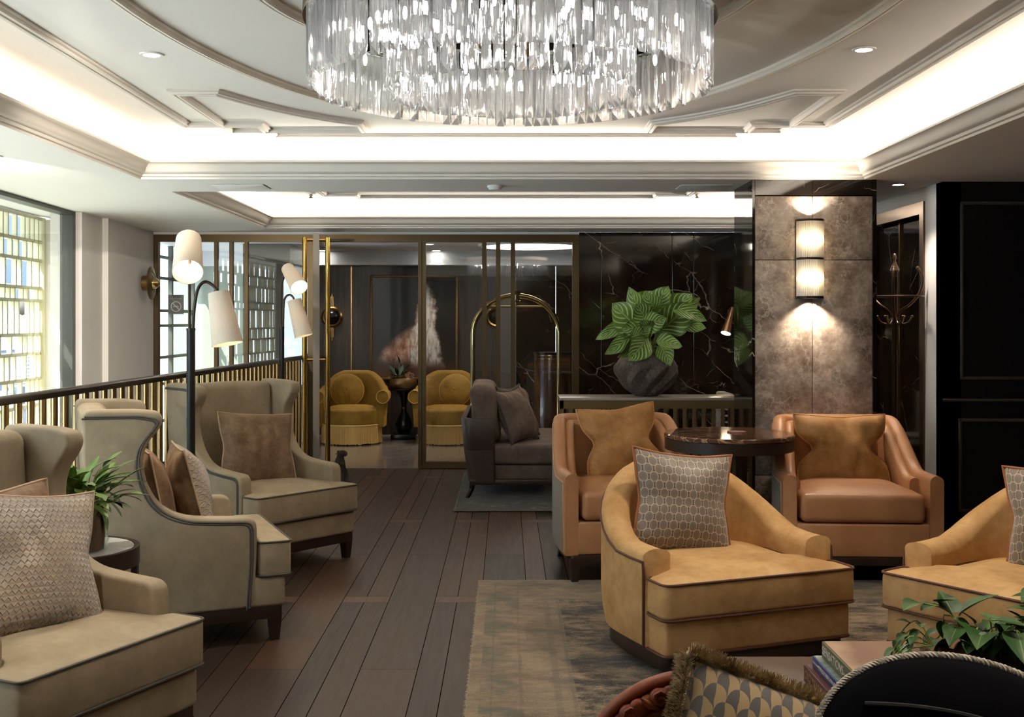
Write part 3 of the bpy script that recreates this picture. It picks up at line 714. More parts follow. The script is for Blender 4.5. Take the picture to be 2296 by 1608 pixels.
# ================================================================== CUSHIONS
def pillow(name, label, cat, w, h, T, M, front, back=None, welt=None, pin=.06, pinx=0.0, pinz=0.0, chop=0.0, ear=0.0, seed=0, wr=.010, group=None, wr_r=.005, n=30, shape=None, tint=None):
    # a stuffed cushion standing in its own XZ plane, front towards -Y
    t = thing(name, label, cat, group=group, M=M); back = back or front
    sd = Vector((seed * 3.7, seed * 1.3, seed * 2.1))
    def edge(u, v):
        if shape == 'round':
            x = u * math.sqrt(1 - v * v / 2); z = v * math.sqrt(1 - u * u / 2); return Vector((x * w / 2, 0, z * h / 2))
        fx = 1 - pin * (1 - v * v) - pinx * math.exp(-((v - .05) / .30) ** 2) * abs(u) ** 2; fz = 1 - pin * (1 - u * u)
        x = u * w / 2 * fx; z = v * h / 2 * fz
        z -= chop * math.exp(-(u / .45) ** 2) * max(v, 0) ** 2 * h
        k = abs(u * v) ** 3 * ear; return Vector((x * (1 + k), 0, z * (1 + k)))
    def surf(sg):
        def fn(a, b):
            u, v = 2 * a - 1, 2 * b - 1; p = edge(u, v)
            prof = ((1 - u ** 4) * (1 - v ** 4)) if shape != 'round' else max(0, 1 - (u * u + v * v - u * u * v * v))
            y = T * max(prof, 0) ** .62 * (.72 + .28 * (1 - u * u) * (1 - v * v))
            q = noise.noise(p * 7 + sd) * wr * 1.6 + abs(noise.noise(Vector((p.x * 14, p.z * 5, 1)) + sd)) * wr
            if pinx: q -= .018 * math.exp(-((v - .05) / .14) ** 2) * abs(u) ** 1.5 * (1 - abs(u) ** 6)
            if chop: q -= .02 * math.exp(-(u / .3) ** 2) * max(v, 0)
            y += q * min(1, max(prof, 0) * 2.5)
            return Vector((p.x, sg * y, p.z))
        return fn
    obj('front_cover', MB().grid(surf(-1), n, n), front, t, 60)
    obj('back_cover', MB().grid(surf(1), n, n), back, t, 60)
    if welt:
        k = 14; ring = [edge(-1 + 2 * i / k, -1) for i in range(k)] + [edge(1, -1 + 2 * i / k) for i in range(k)] + [edge(1 - 2 * i / k, 1) for i in range(k)] + [edge(-1, 1 - 2 * i / k) for i in range(k)]
        obj('piping', MB().tube(ring, wr_r, 8, True), welt, t, 60)
    return t, edge
WELT_ROSE = plain('rose_beige_welt', '#b3967a', .6)
WELT_COP = plain('copper_welt', '#c08a55', .55)
WELT_RUST = plain('rust_welt', '#93572c', .6)

# ================================================================== WING CHAIRS
def wing_profile(sg=1):
    raw = [(.17, .16), (.155, .40), (.155, .565), (.30, .572), (.45, .585), (.53, .615), (.59, .67), (.635, .76), (.648, .85), (.63, .92), (.582, .975), (.562, 1.015), (.575, 1.055), (.66, 1.068), (.885, 1.072), (.895, 1.03), (.885, .70), (.865, .40), (.855, .16)]
    return raw
def make_wing_chair(label, loc, rz):
    t = thing('wing_chair', label, 'armchair', loc, rz, 'beige wing chairs along the stair railing'); t.scale = (.915, 1, 1)
    pr = fillet(wing_profile(), .05, 4, True)
    for sx in (-1, 1):
        def warp(p, sx=sx):   # wings lean outwards a little at the top
            k = max(0, p.z - .6); p.x += sx * .035 * k; return p
        a0, a1 = sorted((sx * .415, sx * .325))
        o = obj('side_panel', MB().slab(pr, a0, a1, .03, 5, 'yz', fn=warp), MAT['wing'], t, 50)
        ln = [p for p in wing_profile()[:15]]
        ln = fillet([(ln[0][0] + .02, ln[0][1] + .0)] + [(a + .02, b - .02) for a, b in ln[1:3]] + [(a + .004, b - .02) for a, b in ln[3:5]] + [(a + .016, b - .014) for a, b in ln[5:8]] + [(a + .02, b) for a, b in ln[8:10]] + [(a + .02, b + .004) for a, b in ln[10:11]] + [(a + .02, b - .005) for a, b in ln[11:12]] + [(a + .02, b - .03) for a, b in ln[12:13]] + [(a, b - .028) for a, b in ln[13:15]], .04, 4)
        pts = [Vector((sx * (.4145 + .035 * max(0, z - .6)), y, z)) for y, z in ln]
        wl_ = MB().tube(pts, .0055, 6); wl_.tube([p + Vector((0, .011, -.008)) for p in pts], .0045, 6)
        obj('piping', wl_, MAT['welt_grey'], o)
    def bw(p):
        k = (p.z - .3) / .8; p.y += .05 * k - .025 * math.cos(min(1, abs(p.x) / .36) * PI / 2) * -1 * (1 if p.y < .8 else 0)
        p.z += .012 * (1 - (p.x / .36) ** 2) * (1 if p.z > .9 else 0); return p
    obj('backrest', MB().rbox(-.335, .335, .70, .845, .17, 1.055, .045, 4, fn=bw, cuts=4), MAT['wing'], t, 60)
    tp = [(-.415, .0), (.415, .0), (.415, .145), (.322, .155), (.322, .73), (-.322, .73), (-.322, .155), (-.415, .145)]
    tf = fillet(tp, .03, 4, True)
    def crown(p):
        q = max(0, 1 - (p.x / .43) ** 2) * max(0, 1 - ((p.y - .36) / .42) ** 2)
        if p.z > .42: p.z += .035 * q
        p.y -= .012 * (1 - (p.x / .43) ** 2) * (1 if p.y < .1 else 0); return p
    b = MB(); b.slab(tf, .295, .452, .016, 3, 'xy', fn=crown)
    # crowned top of the cushion
    b.grid(lambda a, c: Vector(((2 * a - 1) * .31, .03 + .68 * c, .4515 + .032 * max(0, 1 - (2 * a - 1) ** 4) * max(0, 1 - (2 * c - 1) ** 4))), 10, 10)
    s = obj('seat_cushion', b, MAT['wing'], t, 50)
    fe = [(x, y - .0105 * (1 - (x / .43) ** 2) * (1 if y < .1 else 0)) for x, y in fillet(tp, .03, 4, True)]
    w = MB(); w.tube([(x, y, .449) for x, y in fe], .005, 6, True).tube([(x, y, .299) for x, y in fe], .005, 6, True)
    obj('piping', w, MAT['welt_grey'], s)
    obj('seat_base', MB().rbox(-.408, .408, .025, .83, .155, .293, .02, 4), MAT['wing'], t, 50)
    obj('plinth', MB().rbox(-.40, .40, .04, .82, .10, .158, .004, 2), MAT['darkwood'], t)
    for x, y in ((-.37, .07), (.37, .07), (-.37, .79), (.37, .79)):
        q = MB(); a, c = .030, .020
        q.add([(x - a, y - a, .12), (x + a, y - a, .12), (x + a, y + a, .12), (x - a, y + a, .12), (x - c, y - c, .0), (x + c, y - c, .0), (x + c, y + c, .0), (x - c, y + c, .0)], [(0, 1, 2, 3), (7, 6, 5, 4), (0, 4, 5, 1), (1, 5, 6, 2), (2, 6, 7, 3), (3, 7, 4, 0)])
        obj('leg', q, MAT['darkwood'], t, 0)
    return t
def front_mid(x, y, fx, fy):
    return (x, y, 0), face(fx, fy)
WA = front_mid(-1.178, 3.412, .90, -.435); WB = front_mid(-1.131, 5.428, .917, .398); WC = front_mid(-1.153, 6.54, .76, -.65)
ca_ = make_wing_chair('beige velvet wing chair nearest the camera, cut by the left edge', *WA)
dup(ca_, 'beige velvet wing chair behind the fern table, turned so its outer side shows', *WB)
dup(ca_, 'beige velvet wing chair beside the glass door with a single crushed brown cushion', *WC)
def on(base, lx, ly, lz):
    (x, y, z), rz = base; return Vector((x, y, z)) + Matrix.Rotation(rz, 3, 'Z') @ Vector((lx, ly, lz))
def pil(base, lx, ly, lz, yaw=0.0, tilt=-.3, roll=0.0): return xf(on(base, lx, ly, lz), base[1] + yaw, tilt, roll)
pillow('cushion', 'crushed brown velvet cushion half hidden at the back of the nearest wing chair', 'cushion', .46, .46, .075, pil(WA, .02, .55, .675, 0, -.22, .0), MAT['brown_velvet'], welt=WELT_ROSE, seed=1, chop=.02)
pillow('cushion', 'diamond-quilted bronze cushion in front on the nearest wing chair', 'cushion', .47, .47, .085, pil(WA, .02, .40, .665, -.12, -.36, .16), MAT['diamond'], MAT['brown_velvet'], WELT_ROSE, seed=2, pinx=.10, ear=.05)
pillow('cushion', 'plain brown velvet cushion inside the wing chair beside the fern table', 'cushion', .44, .42, .075, pil(WB, .0, .56, .65, 0, -.2), MAT['brown_velvet'], welt=WELT_ROSE, seed=3)
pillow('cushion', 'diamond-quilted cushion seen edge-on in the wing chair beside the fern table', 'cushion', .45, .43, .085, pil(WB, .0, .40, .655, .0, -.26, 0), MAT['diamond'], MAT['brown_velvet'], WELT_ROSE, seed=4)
pillow('cushion', 'crushed brown velvet cushion alone on the wing chair by the glass door', 'cushion', .50, .45, .085, pil(WC, .0, .50, .665, -.18, -.30, .08), MAT['brown_velvet'], welt=WELT_ROSE, seed=5, wr=.016, pinx=.06)

# ================================================================== GOLD TUB CHAIRS
def make_tub(label, loc, rz):
    t = thing('tub_chair', label, 'armchair', loc, rz, 'gold velvet tub chairs by the coffee table'); t.scale = (1.03, 1, 1)
    path = [(.385, -.25), (.388, -.14), (.39, -.03)]
    n = 26
    for i in range(1, n):
        a = PI * i / n; path.append((.39 * math.copysign(abs(math.cos(a)) ** .85, math.cos(a)), -.01 + .385 * math.sin(a) ** .85))
    path += [(-.39, -.03), (-.388, -.14), (-.385, -.25)]
    ds = [0]
    for a, b in zip(path, path[1:]): ds.append(ds[-1] + (Vector(b) - Vector(a)).length)
    L = ds[-1]; hts = [.52 + .285 * smooth01((min(d, L - d) / L - .10) / .34) for d in ds]
    m = MB().shell(path, hts, .125, .12, .0, 8, .05, tuck=.02)
    for e, yy in ((0, -1), (-1, -1)):   # rounded arm fronts
        x, y = path[e]
        m.grid(lambda a, c, x=x, y=y: Vector((x + .0625 * math.cos(PI * a) * .985, y - .028 * math.sin(PI * a) * math.sin(PI * min(1, .5 + c * .5)) ** .5 , .13 + (hts[0] - .13) * c - .03 * (1 - math.sin(PI * a)) * (c > .95))), 10, 8)
    sh = obj('tub_back', m, MAT['camel'], t, 60)
    pts = []
    for i, (x, y) in enumerate(path):
        a = Vector(path[max(i - 1, 0)]); b = Vector(path[min(i + 1, len(path) - 1)]); d = (b - a).normalized(); nr = Vector((d.y, -d.x))
        pts.append((x + nr.x * .0625, y + nr.y * .0625, hts[i] - .05))
    x, y, z = pts[0]; X_, Y_, Z_ = pts[-1]
    pts = [(x, y - .004, .13)] + [(x, y - .004, z - .04)] + pts + [(X_, Y_ - .004, Z_ - .04), (X_, Y_ - .004, .13)]
    obj('piping', MB().tube(pts, .006, 8), MAT['welt_brown'], sh)
    tp = [(-.445, -.425), (.445, -.425), (.445, -.265), (.325, -.25), (.325, .12), (.20, .30), (-.20, .30), (-.325, .12), (-.325, -.25), (-.445, -.265)]
    tf = fillet(tp, .035, 4, True)
    b = MB().slab(tf, .268, .412, .02, 4, 'xy', fn=lambda p: Vector((p.x, p.y - .022 * (1 - (p.x / .46) ** 2) * (1 if p.y < -.35 else 0), p.z)))
    b.grid(lambda a, c: Vector(((2 * a - 1) * (.425 if c < .3 else .325), -.42 + .70 * c, .408 + .042 * max(0, 1 - (2 * a - 1) ** 4) * max(0, 1 - (2 * c - 1) ** 4))), 14, 14)
    s = obj('seat_cushion', b, MAT['camel'], t, 60)
    fe = [(x, y - .019 * (1 - (x / .46) ** 2) * (1 if y < -.35 else 0)) for x, y in tf]
    w = MB().tube([(x, y, .410) for x, y in fe], .0055, 8, True).tube([(x, y, .270) for x, y in fe], .0055, 8, True)
    obj('piping', w, MAT['welt_brown'], s)
    obj('seat_base', MB().slab(fillet([(-.43, -.405), (.43, -.405), (.43, -.225), (.33, -.20), (.30, .22), (-.30, .22), (-.33, -.20), (-.43, -.225)], .02, 4, True), .118, .262, .016, 3, 'xy'), MAT['camel'], t, 50)
    obj('hem_piping', MB().tube([(x, y, .122) for x, y in fillet([(-.432, -.26), (-.432, -.407), (.432, -.407), (.432, -.26)], .03, 4)], .006, 8), MAT['welt_brown'], t)
    pp = [(-.415, -.39), (.415, -.39), (.435, -.10), (.415, .12), (.32, .30), (.16, .41), (-.16, .41), (-.32, .30), (-.415, .12), (-.435, -.10)]
    obj('plinth', MB().slab(fillet(pp, .05, 4, True), .055, .12, .004, 2, 'xy'), MAT['darkwood'], t)
    for x, y in ((-.36, -.33), (.36, -.33), (-.28, .26), (.28, .26)):
        obj('leg', MB().lathe([(.0, 0), (.02, 0), (.026, .03), (.032, .06), (0, .06)], 14, Matrix.Translation((x, y, 0))), MAT['darkwood'], t)
    return t
def centre(mx, my, fx, fy, d=.425):
    v = Vector((fx, fy)).normalized(); return (mx - v.x * d, my - v.y * d, 0), face(fx, fy)
T1 = centre(1.045, 4.53, .36, -.93); T2 = centre(1.817, 4.255, -.81, -.585)
tub = make_tub('gold velvet tub chair with a single honeycomb-pattern cushion, in the middle of the rug', *T1)
dup(tub, 'gold velvet tub chair cut by the right edge, behind the trailing plant', *T2)
pillow('cushion', 'grey honeycomb cushion with rust piping on the tub chair in the middle of the rug', 'cushion', .45, .45, .08, pil(T1, -.075, .10, .635, -.16, -.27, .11), MAT['hex'], plain('rust_cloth', '#8a5a34', .8), WELT_RUST, seed=6, pinx=.05, ear=.05, wr_r=.007)
pillow('cushion', 'grey honeycomb cushion with rust piping on the tub chair at the right edge', 'cushion', .45, .45, .08, pil(T2, .03, .10, .635, .10, -.27, -.14), MAT['hex'], plain('rust_cloth', '#8a5a34', .8), WELT_RUST, seed=7, pinx=.09, ear=.05, wr_r=.007)

# ================================================================== TAN LEATHER CHAIRS
def make_leather(label, loc, rz):
    t = thing('leather_chair', label, 'armchair', loc, rz, 'tan leather armchairs either side of the round table')
    base = fillet([(.395, -.40), (.385, -.02), (.32, .345), (-.32, .345), (-.385, -.02), (-.395, -.40)], .10, 8)
    path = []
    for a, b in zip(base, base[1:]):
        k = max(1, int((Vector(b) - Vector(a)).length / .03))
        for q in range(k): path.append((a[0] + (b[0] - a[0]) * q / k, a[1] + (b[1] - a[1]) * q / k))
    path.append(base[-1])
    def ht(y): return .605 + .275 * smooth01((y + .13) / .42)
    hts = [ht(p[1]) for p in path]
    sh = obj('outer_shell', MB().shell(path, hts, .075, .155, .0, 8, .036), MAT['leather'], t, 60)
    # softly padded inner back and arms, its edge following the shell a little lower
    i0 = 6; inner = path[i0:-i0]
    obj('inner_back', MB().shell(inner, [h - .035 for h in hts[i0:-i0]], .06, .33, 0, 8, .03, off=-.058), MAT['leather'], t, 60)
    wl_ = []
    for i, (x, y) in enumerate(path):
        a = Vector(path[max(i - 1, 0)]); b = Vector(path[min(i + 1, len(path) - 1)]); d = (b - a).normalized(); nr = Vector((d.y, -d.x))
        wl_.append((x + nr.x * .038, y + nr.y * .038, hts[i] - .052))
    w = [(wl_[1][0], wl_[1][1] + .012, .17)] + wl_[2:-2] + [(wl_[-2][0], wl_[-2][1] + .012, .17)]
    obj('piping', MB().tube(fillet(w, .02, 2), .004, 6), plain('tan_welt', '#c99a6b', .5), sh)
    op = path[2:-2]
    o = obj('outer_cloth', MB().shell(op, [h - .055 for h in hts[2:-2]], .012, .165, 0, 4, .006, off=.036), MAT['tweed'], t, 60); o['label'] = 'grey tweed outer panel'
    b = MB().rbox(-.335, .335, -.415, .27, .345, .505, .035, 5)
    b.grid(lambda a, c: Vector(((2 * a - 1) * .30, -.385 + .62 * c, .5 + .04 * max(0, 1 - (2 * a - 1) ** 4) * max(0, 1 - (2 * c - 1) ** 4))), 12, 12)
    obj('seat_cushion', b, MAT['leather'], t, 60)
    obj('seat_base', MB().rbox(-.36, .36, -.405, .33, .158, .34, .012, 3), MAT['leather'], t, 50)
    obj('plinth', MB().slab(fillet([(-.415, -.41), (.415, -.41), (.40, 0), (.34, .36), (-.34, .36), (-.40, 0)], .06, 4, True), .115, .158, .003, 2, 'xy'), MAT['darkwood'], t)
    for x, y, k in ((-.375, -.375, 0), (.375, -.375, 0), (-.29, .29, .05), (.29, .29, .05)):
        a, c = .028, .018; ex = math.copysign(k * .4, x)
        obj('leg', MB().add([(x - a, y - a, .13), (x + a, y - a, .13), (x + a, y + a, .13), (x - a, y + a, .13), (x - c + ex, y - c + k, 0), (x + c + ex, y - c + k, 0), (x + c + ex, y + c + k, 0), (x - c + ex, y + c + k, 0)],
            [(0, 1, 2, 3), (7, 6, 5, 4), (0, 4, 5, 1), (1, 5, 6, 2), (2, 6, 7, 3), (3, 7, 4, 0)]), MAT['darkwood'], t, 0)
    return t
L1 = ((.690, 6.60, 0), face(.15, -.99)); L2 = ((1.972, 6.49, 0), face(-.06, -1))
lc = make_leather('tan leather armchair behind the gold tub chair, left of the round table, grey side showing', *L1)
dup(lc, 'tan leather armchair in front of the marble column, facing the room', *L2)
pillow('cushion', 'copper velvet cushion with a folded corner on the leather chair beside the chaise', 'cushion', .48, .45, .085, pil(L1, .02, .12, .715, .05, -.30, -.09), MAT['copper_velvet'], welt=WELT_COP, seed=8, pin=.03, pinx=.26, ear=.03, chop=.035, wr=.016)
pillow('cushion', 'copper velvet hourglass-pinched cushion on the leather chair before the column', 'cushion', .53, .43, .085, pil(L2, .0, .10, .685, .0, -.30, .0), MAT['copper_velvet'], welt=WELT_COP, seed=9, pin=.02, pinx=.36, ear=.02, chop=.03, wr=.018)

# ================================================================== ROUND TABLE
t = thing('round_table', 'round brown marble pedestal table between the two leather chairs', 'table', (1.285, 6.45, 0))
obj('table_top', MB().lathe([(0, .775), (.366, .775), (.372, .781), (.372, .797), (.366, .803), (0, .803)], 72), MAT['marble_brown'], t, 30)
obj('apron', MB().lathe([(.33, .712), (.368, .712), (.368, .7745), (.33, .7745)], 72), MAT['darkwood'], t, 30)
pd = MB().lathe([(0, .02), (.10, .02), (.10, .72), (0, .72)], 32, fn=lambda p, a: Vector((p.x * (1 + .05 * math.cos(14 * a)), p.y * (1 + .05 * math.cos(14 * a)), p.z)))
obj('pedestal', pd, MAT['darkwood'], t, 30)
obj('foot', MB().lathe([(0, 0), (.25, 0), (.25, .018), (.12, .03), (0, .03)], 40), MAT['darkwood'], t, 30)
tag(obj('coaster', MB().lathe([(0, .8035), (.055, .8035), (.055, .810), (0, .810)], 28, Matrix.Translation((1.335, 6.47, 0))), plain('red_leather', '#6d3a30', .5)), 'small dark red round coaster lying on the round marble table', 'coaster')

# ================================================================== CHAISE
t = thing('chaise', 'taupe velvet chaise sofa with a curved dark wood end panel by the glass wall', 'sofa', (-.33, 9.05, 0))
# local: x across the seat (0 = back), y along its length away from the camera
pw = fillet([(0, 1.45), (-.012, .10), (.03, .0), (.235, -.01), (.235, .03), (.06, .035), (.035, .12), (.035, 1.45)], .03, 5, True)
def curve(p):
    p.x -= .035 * smooth01((p.z - .25) / .42) * (1 - smooth01((p.x - .02) / .2)); p.x += .03 * smooth01((.30 - p.z) / .2) * (1 - smooth01((p.x - .02) / .2)); return p
obj('back_panel', MB().slab(pw, .135, .40, .0, 1, 'xy', fn=curve).slab(pw, .40, .66, .006, 2, 'xy', fn=curve), plain('brown_stained_wood', '#3f3029', .38, var=.15, sc=10), t, 40)
obj('seat_base', MB().rbox(.05, .80, .02, 1.45, .16, .275, .012, 3), MAT['taupe'], t, 50)
obj('plinth', MB().rbox(.03, .80, .0, 1.45, .118, .162, .006, 2), plain('brown_stained_wood', '#3f3029', .38, var=.15, sc=10), t)
obj('seat_cushion', MB().rbox(.06, .81, .005, 1.45, .28, .445, .035, 5, cuts=3), MAT['taupe'], t, 60)
def bol(p):
    q = noise.noise(Vector((p.x * 5, p.y * 6, p.z * 9))); p += Vector((.018 * q, .012 * q, .02 * noise.noise(p * 4)));
    p.x += .10 * (.75 - p.z) ; return p
obj('back_cushion', MB().rbox(.045, .255, .045, 1.0, .44, .925, .075, 6, fn=bol, cuts=5), MAT['taupe'], t, 60)
for x, y in ((.05, .05), (.05, 1.4), (.76, .05), (.76, 1.4)):
    sx = -.045 if x < .4 else .045
    obj('leg', MB().tube([(x, y, .125), (x + sx * .1, y, .08), (x + sx, y - .01, .0)], [.024, .02, .016], 4), MAT['blackmetal'], t, 20)
SP = Vector((-.33, 9.05, 0))
pillow('cushion', 'taupe velvet cushion with dark flange leaning in the chaise, in front of another', 'cushion', .47, .46, .10, xf(SP + Vector((.40, .28, .665)), R(62), -.42, .0), MAT['taupe'], welt=plain('dark_flange', '#3a2f2a', .7), seed=11, pin=.10, ear=.06, wr=.016, wr_r=.009)
pillow('cushion', 'taupe velvet cushion behind the flanged one at the far end of the chaise', 'cushion', .47, .46, .10, xf(SP + Vector((.43, .62, .665)), R(66), -.42, .0), MAT['taupe'], welt=plain('dark_flange', '#3a2f2a', .7), seed=12, pin=.10, ear=.06, wr=.016, wr_r=.009)

# ================================================================== RUGS
def rug(name, label, x0, x1, y0, y1, mat, fringe):
    t = thing(name, label, 'rug', ((x0 + x1) / 2, (y0 + y1) / 2, 0)); rr = random.Random(5); cx, cyy = (x0 + x1) / 2, (y0 + y1) / 2
    m = MB(); n = 90
    def wob(s, q): return .006 * noise.noise(Vector((s * 6, q, 0))) + .003 * noise.noise(Vector((s * 31, q, 0)))
    m.grid(lambda a, b: Vector((x0 + (x1 - x0) * a + wob(b * (y1 - y0), 1) * (1 if a in (0, 1) else 0), y0 + (y1 - y0) * b + wob(a * (x1 - x0), 3) * (1 if b in (0, 1) else 0), .009 + .0015 * noise.noise(Vector((a * 30, b * 30, 0))))), n, n)
    bx = MB(); bx.v = m.v; bx.f = m.f
    o = obj('pile', bx, mat, None, 60); o.data.transform(Matrix.Translation((0, 0, 0)))
    o.parent = t; o.matrix_local = Matrix.Translation((-cx, -cyy, 0))
    f = MB()
    def strand(p, d, L):
        e = Vector((-d.y, d.x, 0)) * .0022; q = p + d * L * .5 + Vector((0, 0, .004)); r = p + d * L + Vector((rr.uniform(-1, 1), rr.uniform(-1, 1), 0)) * .004
        f.add([p - e, p + e, q + e, q - e, r], [(0, 1, 2, 3), (3, 2, 4)])
    for s in fringe:
        ln = (y1 - y0) if s in 'lr' else (x1 - x0); k = int(ln / .0045)
        for i in range(k):
            a = ln * i / k
            p, d = {'l': ((x0 + .004, y0 + a, .006), (-1, 0, 0)), 'r': ((x1 - .004, y0 + a, .006), (1, 0, 0)), 'f': ((x0 + a, y1 - .004, .006), (0, 1, 0)), 'n': ((x0 + a, y0 + .004, .006), (0, -1, 0))}[s]
            strand(Vector(p), (Vector(d) + Vector((rr.uniform(-.3, .3), rr.uniform(-.3, .3), 0))).normalized(), rr.uniform(.006, .02))
    o = obj('fringe', f, plain('rug_fringe', '#a3947c', .9), None, 0); o.parent = t; o.matrix_local = Matrix.Translation((-cx, -cyy, 0))
rug('rug', 'large faded oriental rug under the gold tub chairs', -.15, 3.6, 1.6, 6.2, MAT['rug'], 'lf')
rug('rug', 'small dark worn rug under the taupe chaise', -.395, 1.0, 8.47, 10.6, MAT['rug_dark'], 'ln')

# ================================================================== CHANDELIER
CC = Vector((.012, 3.68, 0))
t = thing('chandelier', 'large two-ring crystal chandelier of hanging glass prisms under the ceiling', 'chandelier', (CC.x, CC.y, 2.45))
def crystal():
    g = G('cut_crystal'); v = g.co(); gl = g.nd('ShaderNodeBsdfGlass'); gl.inputs['IOR'].default_value = 1.5; gl.inputs['Roughness'].default_value = 0.0
    gl.inputs[0].default_value = (.98, .985, 1, 1)
    g.put(gl.inputs['Normal'], g.bump(g.noise(g.map(v, (60, 60, 6)), 1.0, 2, .5), .22, .012))
    tr = g.nd('ShaderNodeBsdfTransparent'); tr.inputs[0].default_value = (.97, .98, .99, 1)
    tl = g.nd('ShaderNodeBsdfTranslucent'); tl.inputs[0].default_value = (.95, .96, .98, 1)
    m1 = g.nd('ShaderNodeMixShader'); m1.inputs[0].default_value = .26; g.put(m1.inputs[1], gl.outputs[0]); g.put(m1.inputs[2], tr.outputs[0])
    m2 = g.nd('ShaderNodeMixShader'); m2.inputs[0].default_value = .10; g.put(m2.inputs[1], m1.outputs[0]); g.put(m2.inputs[2], tl.outputs[0])
    return g.done(m2.outputs[0])
MAT['crystal'] = crystal()
def rod_mb(mb, a, Rr, z0, z1, w=.0155, tw=0.0):
    # one three-sided prism with a slanting cut at the foot
    M = Matrix.Translation((Rr * math.cos(a), Rr * math.sin(a), 0)) @ Matrix.Rotation(a + tw, 4, 'Z')
    tri = [(w, 0), (-w * .6, w * .98), (-w * .6, -w * .98)]
    vs = [(x, y, z1) for x, y in tri] + [(tri[0][0], tri[0][1], z0 + .03), (tri[1][0], tri[1][1], z0), (tri[2][0], tri[2][1], z0)]
    return mb.add(vs, [(0, 1, 2), (5, 4, 3), (0, 3, 4, 1), (1, 4, 5, 2), (2, 5, 3, 0)], M)
zb = -2.45
rods = [(2 * PI * i / 116, .648, 2.207, 2.425) for i in range(116)] + [(2 * PI * i / 72, .402, 2.192, 2.425) for i in range(72)]
# the prisms nearest the camera are above the frame: the far half of both rings shows largest
rods.sort(key=lambda q: -math.sin(q[0]) + (0 if q[1] > .5 else .12))
proto = {}; rest = MB(); rtw = random.Random(12)
for i, (a, Rr, z0, z1) in enumerate(rods):
    if i < 100:
        tw = PI * (i % 2) + rtw.uniform(-.25, .25); Mp = Matrix.Translation((Rr * math.cos(a), Rr * math.sin(a), 0)) @ Matrix.Rotation(a + tw, 4, 'Z')
        if Rr not in proto: proto[Rr] = obj('prism', rod_mb(MB(), 0, 0, z0 + zb, z1 + zb), MAT['crystal'], t, 0, Mp)
        else:
            o = proto[Rr].copy(); C.objects.link(o); o.parent = t; o.matrix_local = Mp
    else: rod_mb(rest, a, Rr, z0 + zb, z1 + zb, tw=PI * (i % 2) + rtw.uniform(-.25, .25))
o = obj('prisms', rest, MAT['crystal'], t, 0); o['kind'] = 'stuff'
fm = MB()
for r0, r1 in ((.625, .675), (.380, .424)):
    fm.lathe([(r0, .0), (r0, -.022), (r1, -.022), (r1, .03), (r0, .03), (r0, 0)], 72)
for i in range(6):
    a = PI * i / 3 + .2; fm.tube([(0, 0, .01), (.65 * math.cos(a), .65 * math.sin(a), .01)], .010, 6)
obj('frame', fm, MAT['chrome'], t, 40)
obj('canopy', MB().lathe([(0, .135), (.20, .135), (.20, .06), (.16, .03), (.12, -.10), (.06, -.13), (0, -.135)], 40), MAT['chrome'], t, 40)
MAT['bulb'] = emit('warm_bulb', (1, .94, .86, 1), 270)
def bulbs(n, r, z, ph=0):
    for i in range(n):
        a = 2 * PI * i / n + ph; q = MB().ball((r * math.cos(a), r * math.sin(a), z), .0065, 8, sc=(1, 1, 3.0)); b = obj('bulb', q, MAT['bulb'], t, 60)
        obj('socket', MB().tube([(r * math.cos(a), r * math.sin(a), z + .025), (r * math.cos(a), r * math.sin(a), z + .075)], .012, 8), MAT['chrome'], b)
bulbs(20, .525, -.10); bulbs(10, .27, -.115, .3)

# ================================================================== CEILING DOWNLIGHTS
ML = emit('downlight_lens', (1, .95, .86, 1), 25)
def downlight(x, y, z, label, e, r=.035, ang=85, aim=(0, 0, -1)):
    t = thing('downlight', label, 'downlight', (x, y, z), group='recessed ceiling downlights')
    obj('trim_ring', MB().lathe([(r, -.001), (r + .016, -.001), (r + .014, -.006), (r, -.006), (r, -.001)], 28), MAT['white'], t)
    obj('lens', MB().lathe([(0, -.002), (r, -.002), (r, -.003), (0, -.003)], 28), ML, t)
    l = light('downlight_beam', 'SPOT', (0, 0, -.02), e, WARMW, spot_size=R(ang), spot_blend=.8, shadow_soft_size=.03); l.parent = t
    l.rotation_euler = Vector(aim).to_track_quat('-Z', 'Y').to_euler(); return t
a = P(340, 121, 4.76); b = P(1937, 110, 4.67)
downlight(a.x, a.y, ZC, 'round recessed downlight in the tray on the window side of the chandelier', 60)
downlight(b.x, b.y, ZC, 'round recessed downlight in the tray on the panelled-wall side of the chandelier', 60)
downlight(-1.5, 2.65, ZC, 'recessed downlight nearer the camera, window side', 60)
downlight(-1.35, 3.3, ZC, 'added unseen spotlight nearer the camera, aimed to brighten the left wall', 900, .03, 24, (-2.05, 6.9, -1.05))  # extra spot with no known fixture, added to lift the left wall
downlight(1.5, 2.65, ZC, 'recessed downlight nearer the camera, panelled-wall side', 60)
downlight(2.50, 7.12, ZS, 'recessed downlight above the coat stand', 30)
added_dl = downlight(-2.72, 5.9, ZS, 'added unseen downlight in the soffit above the stair railing, brightening the wall', 110, .035, 100, (-.34, 1, -.30))  # wall washer added out of view to brighten the left wall
downlight(-2.72, 4.3, ZS, 'added unseen downlight in the soffit above the nearer end of the stair railing', 40)  # second fill light added out of view over the stair side
for i, (px, py, lb) in enumerate(((962, 547, 'lobby downlight nearest the sliding panel post, seen through the glass'), (979, 562, 'second lobby downlight, just right of the sliding panel post'), (724, 562, 'lobby downlight seen behind the open door handles'))):
    Dd = (ZS - H) * F / (CY - py); q = P(px, py, Dd); downlight(q.x, min(q.y, 13.8), ZS, lb, 26, .05)
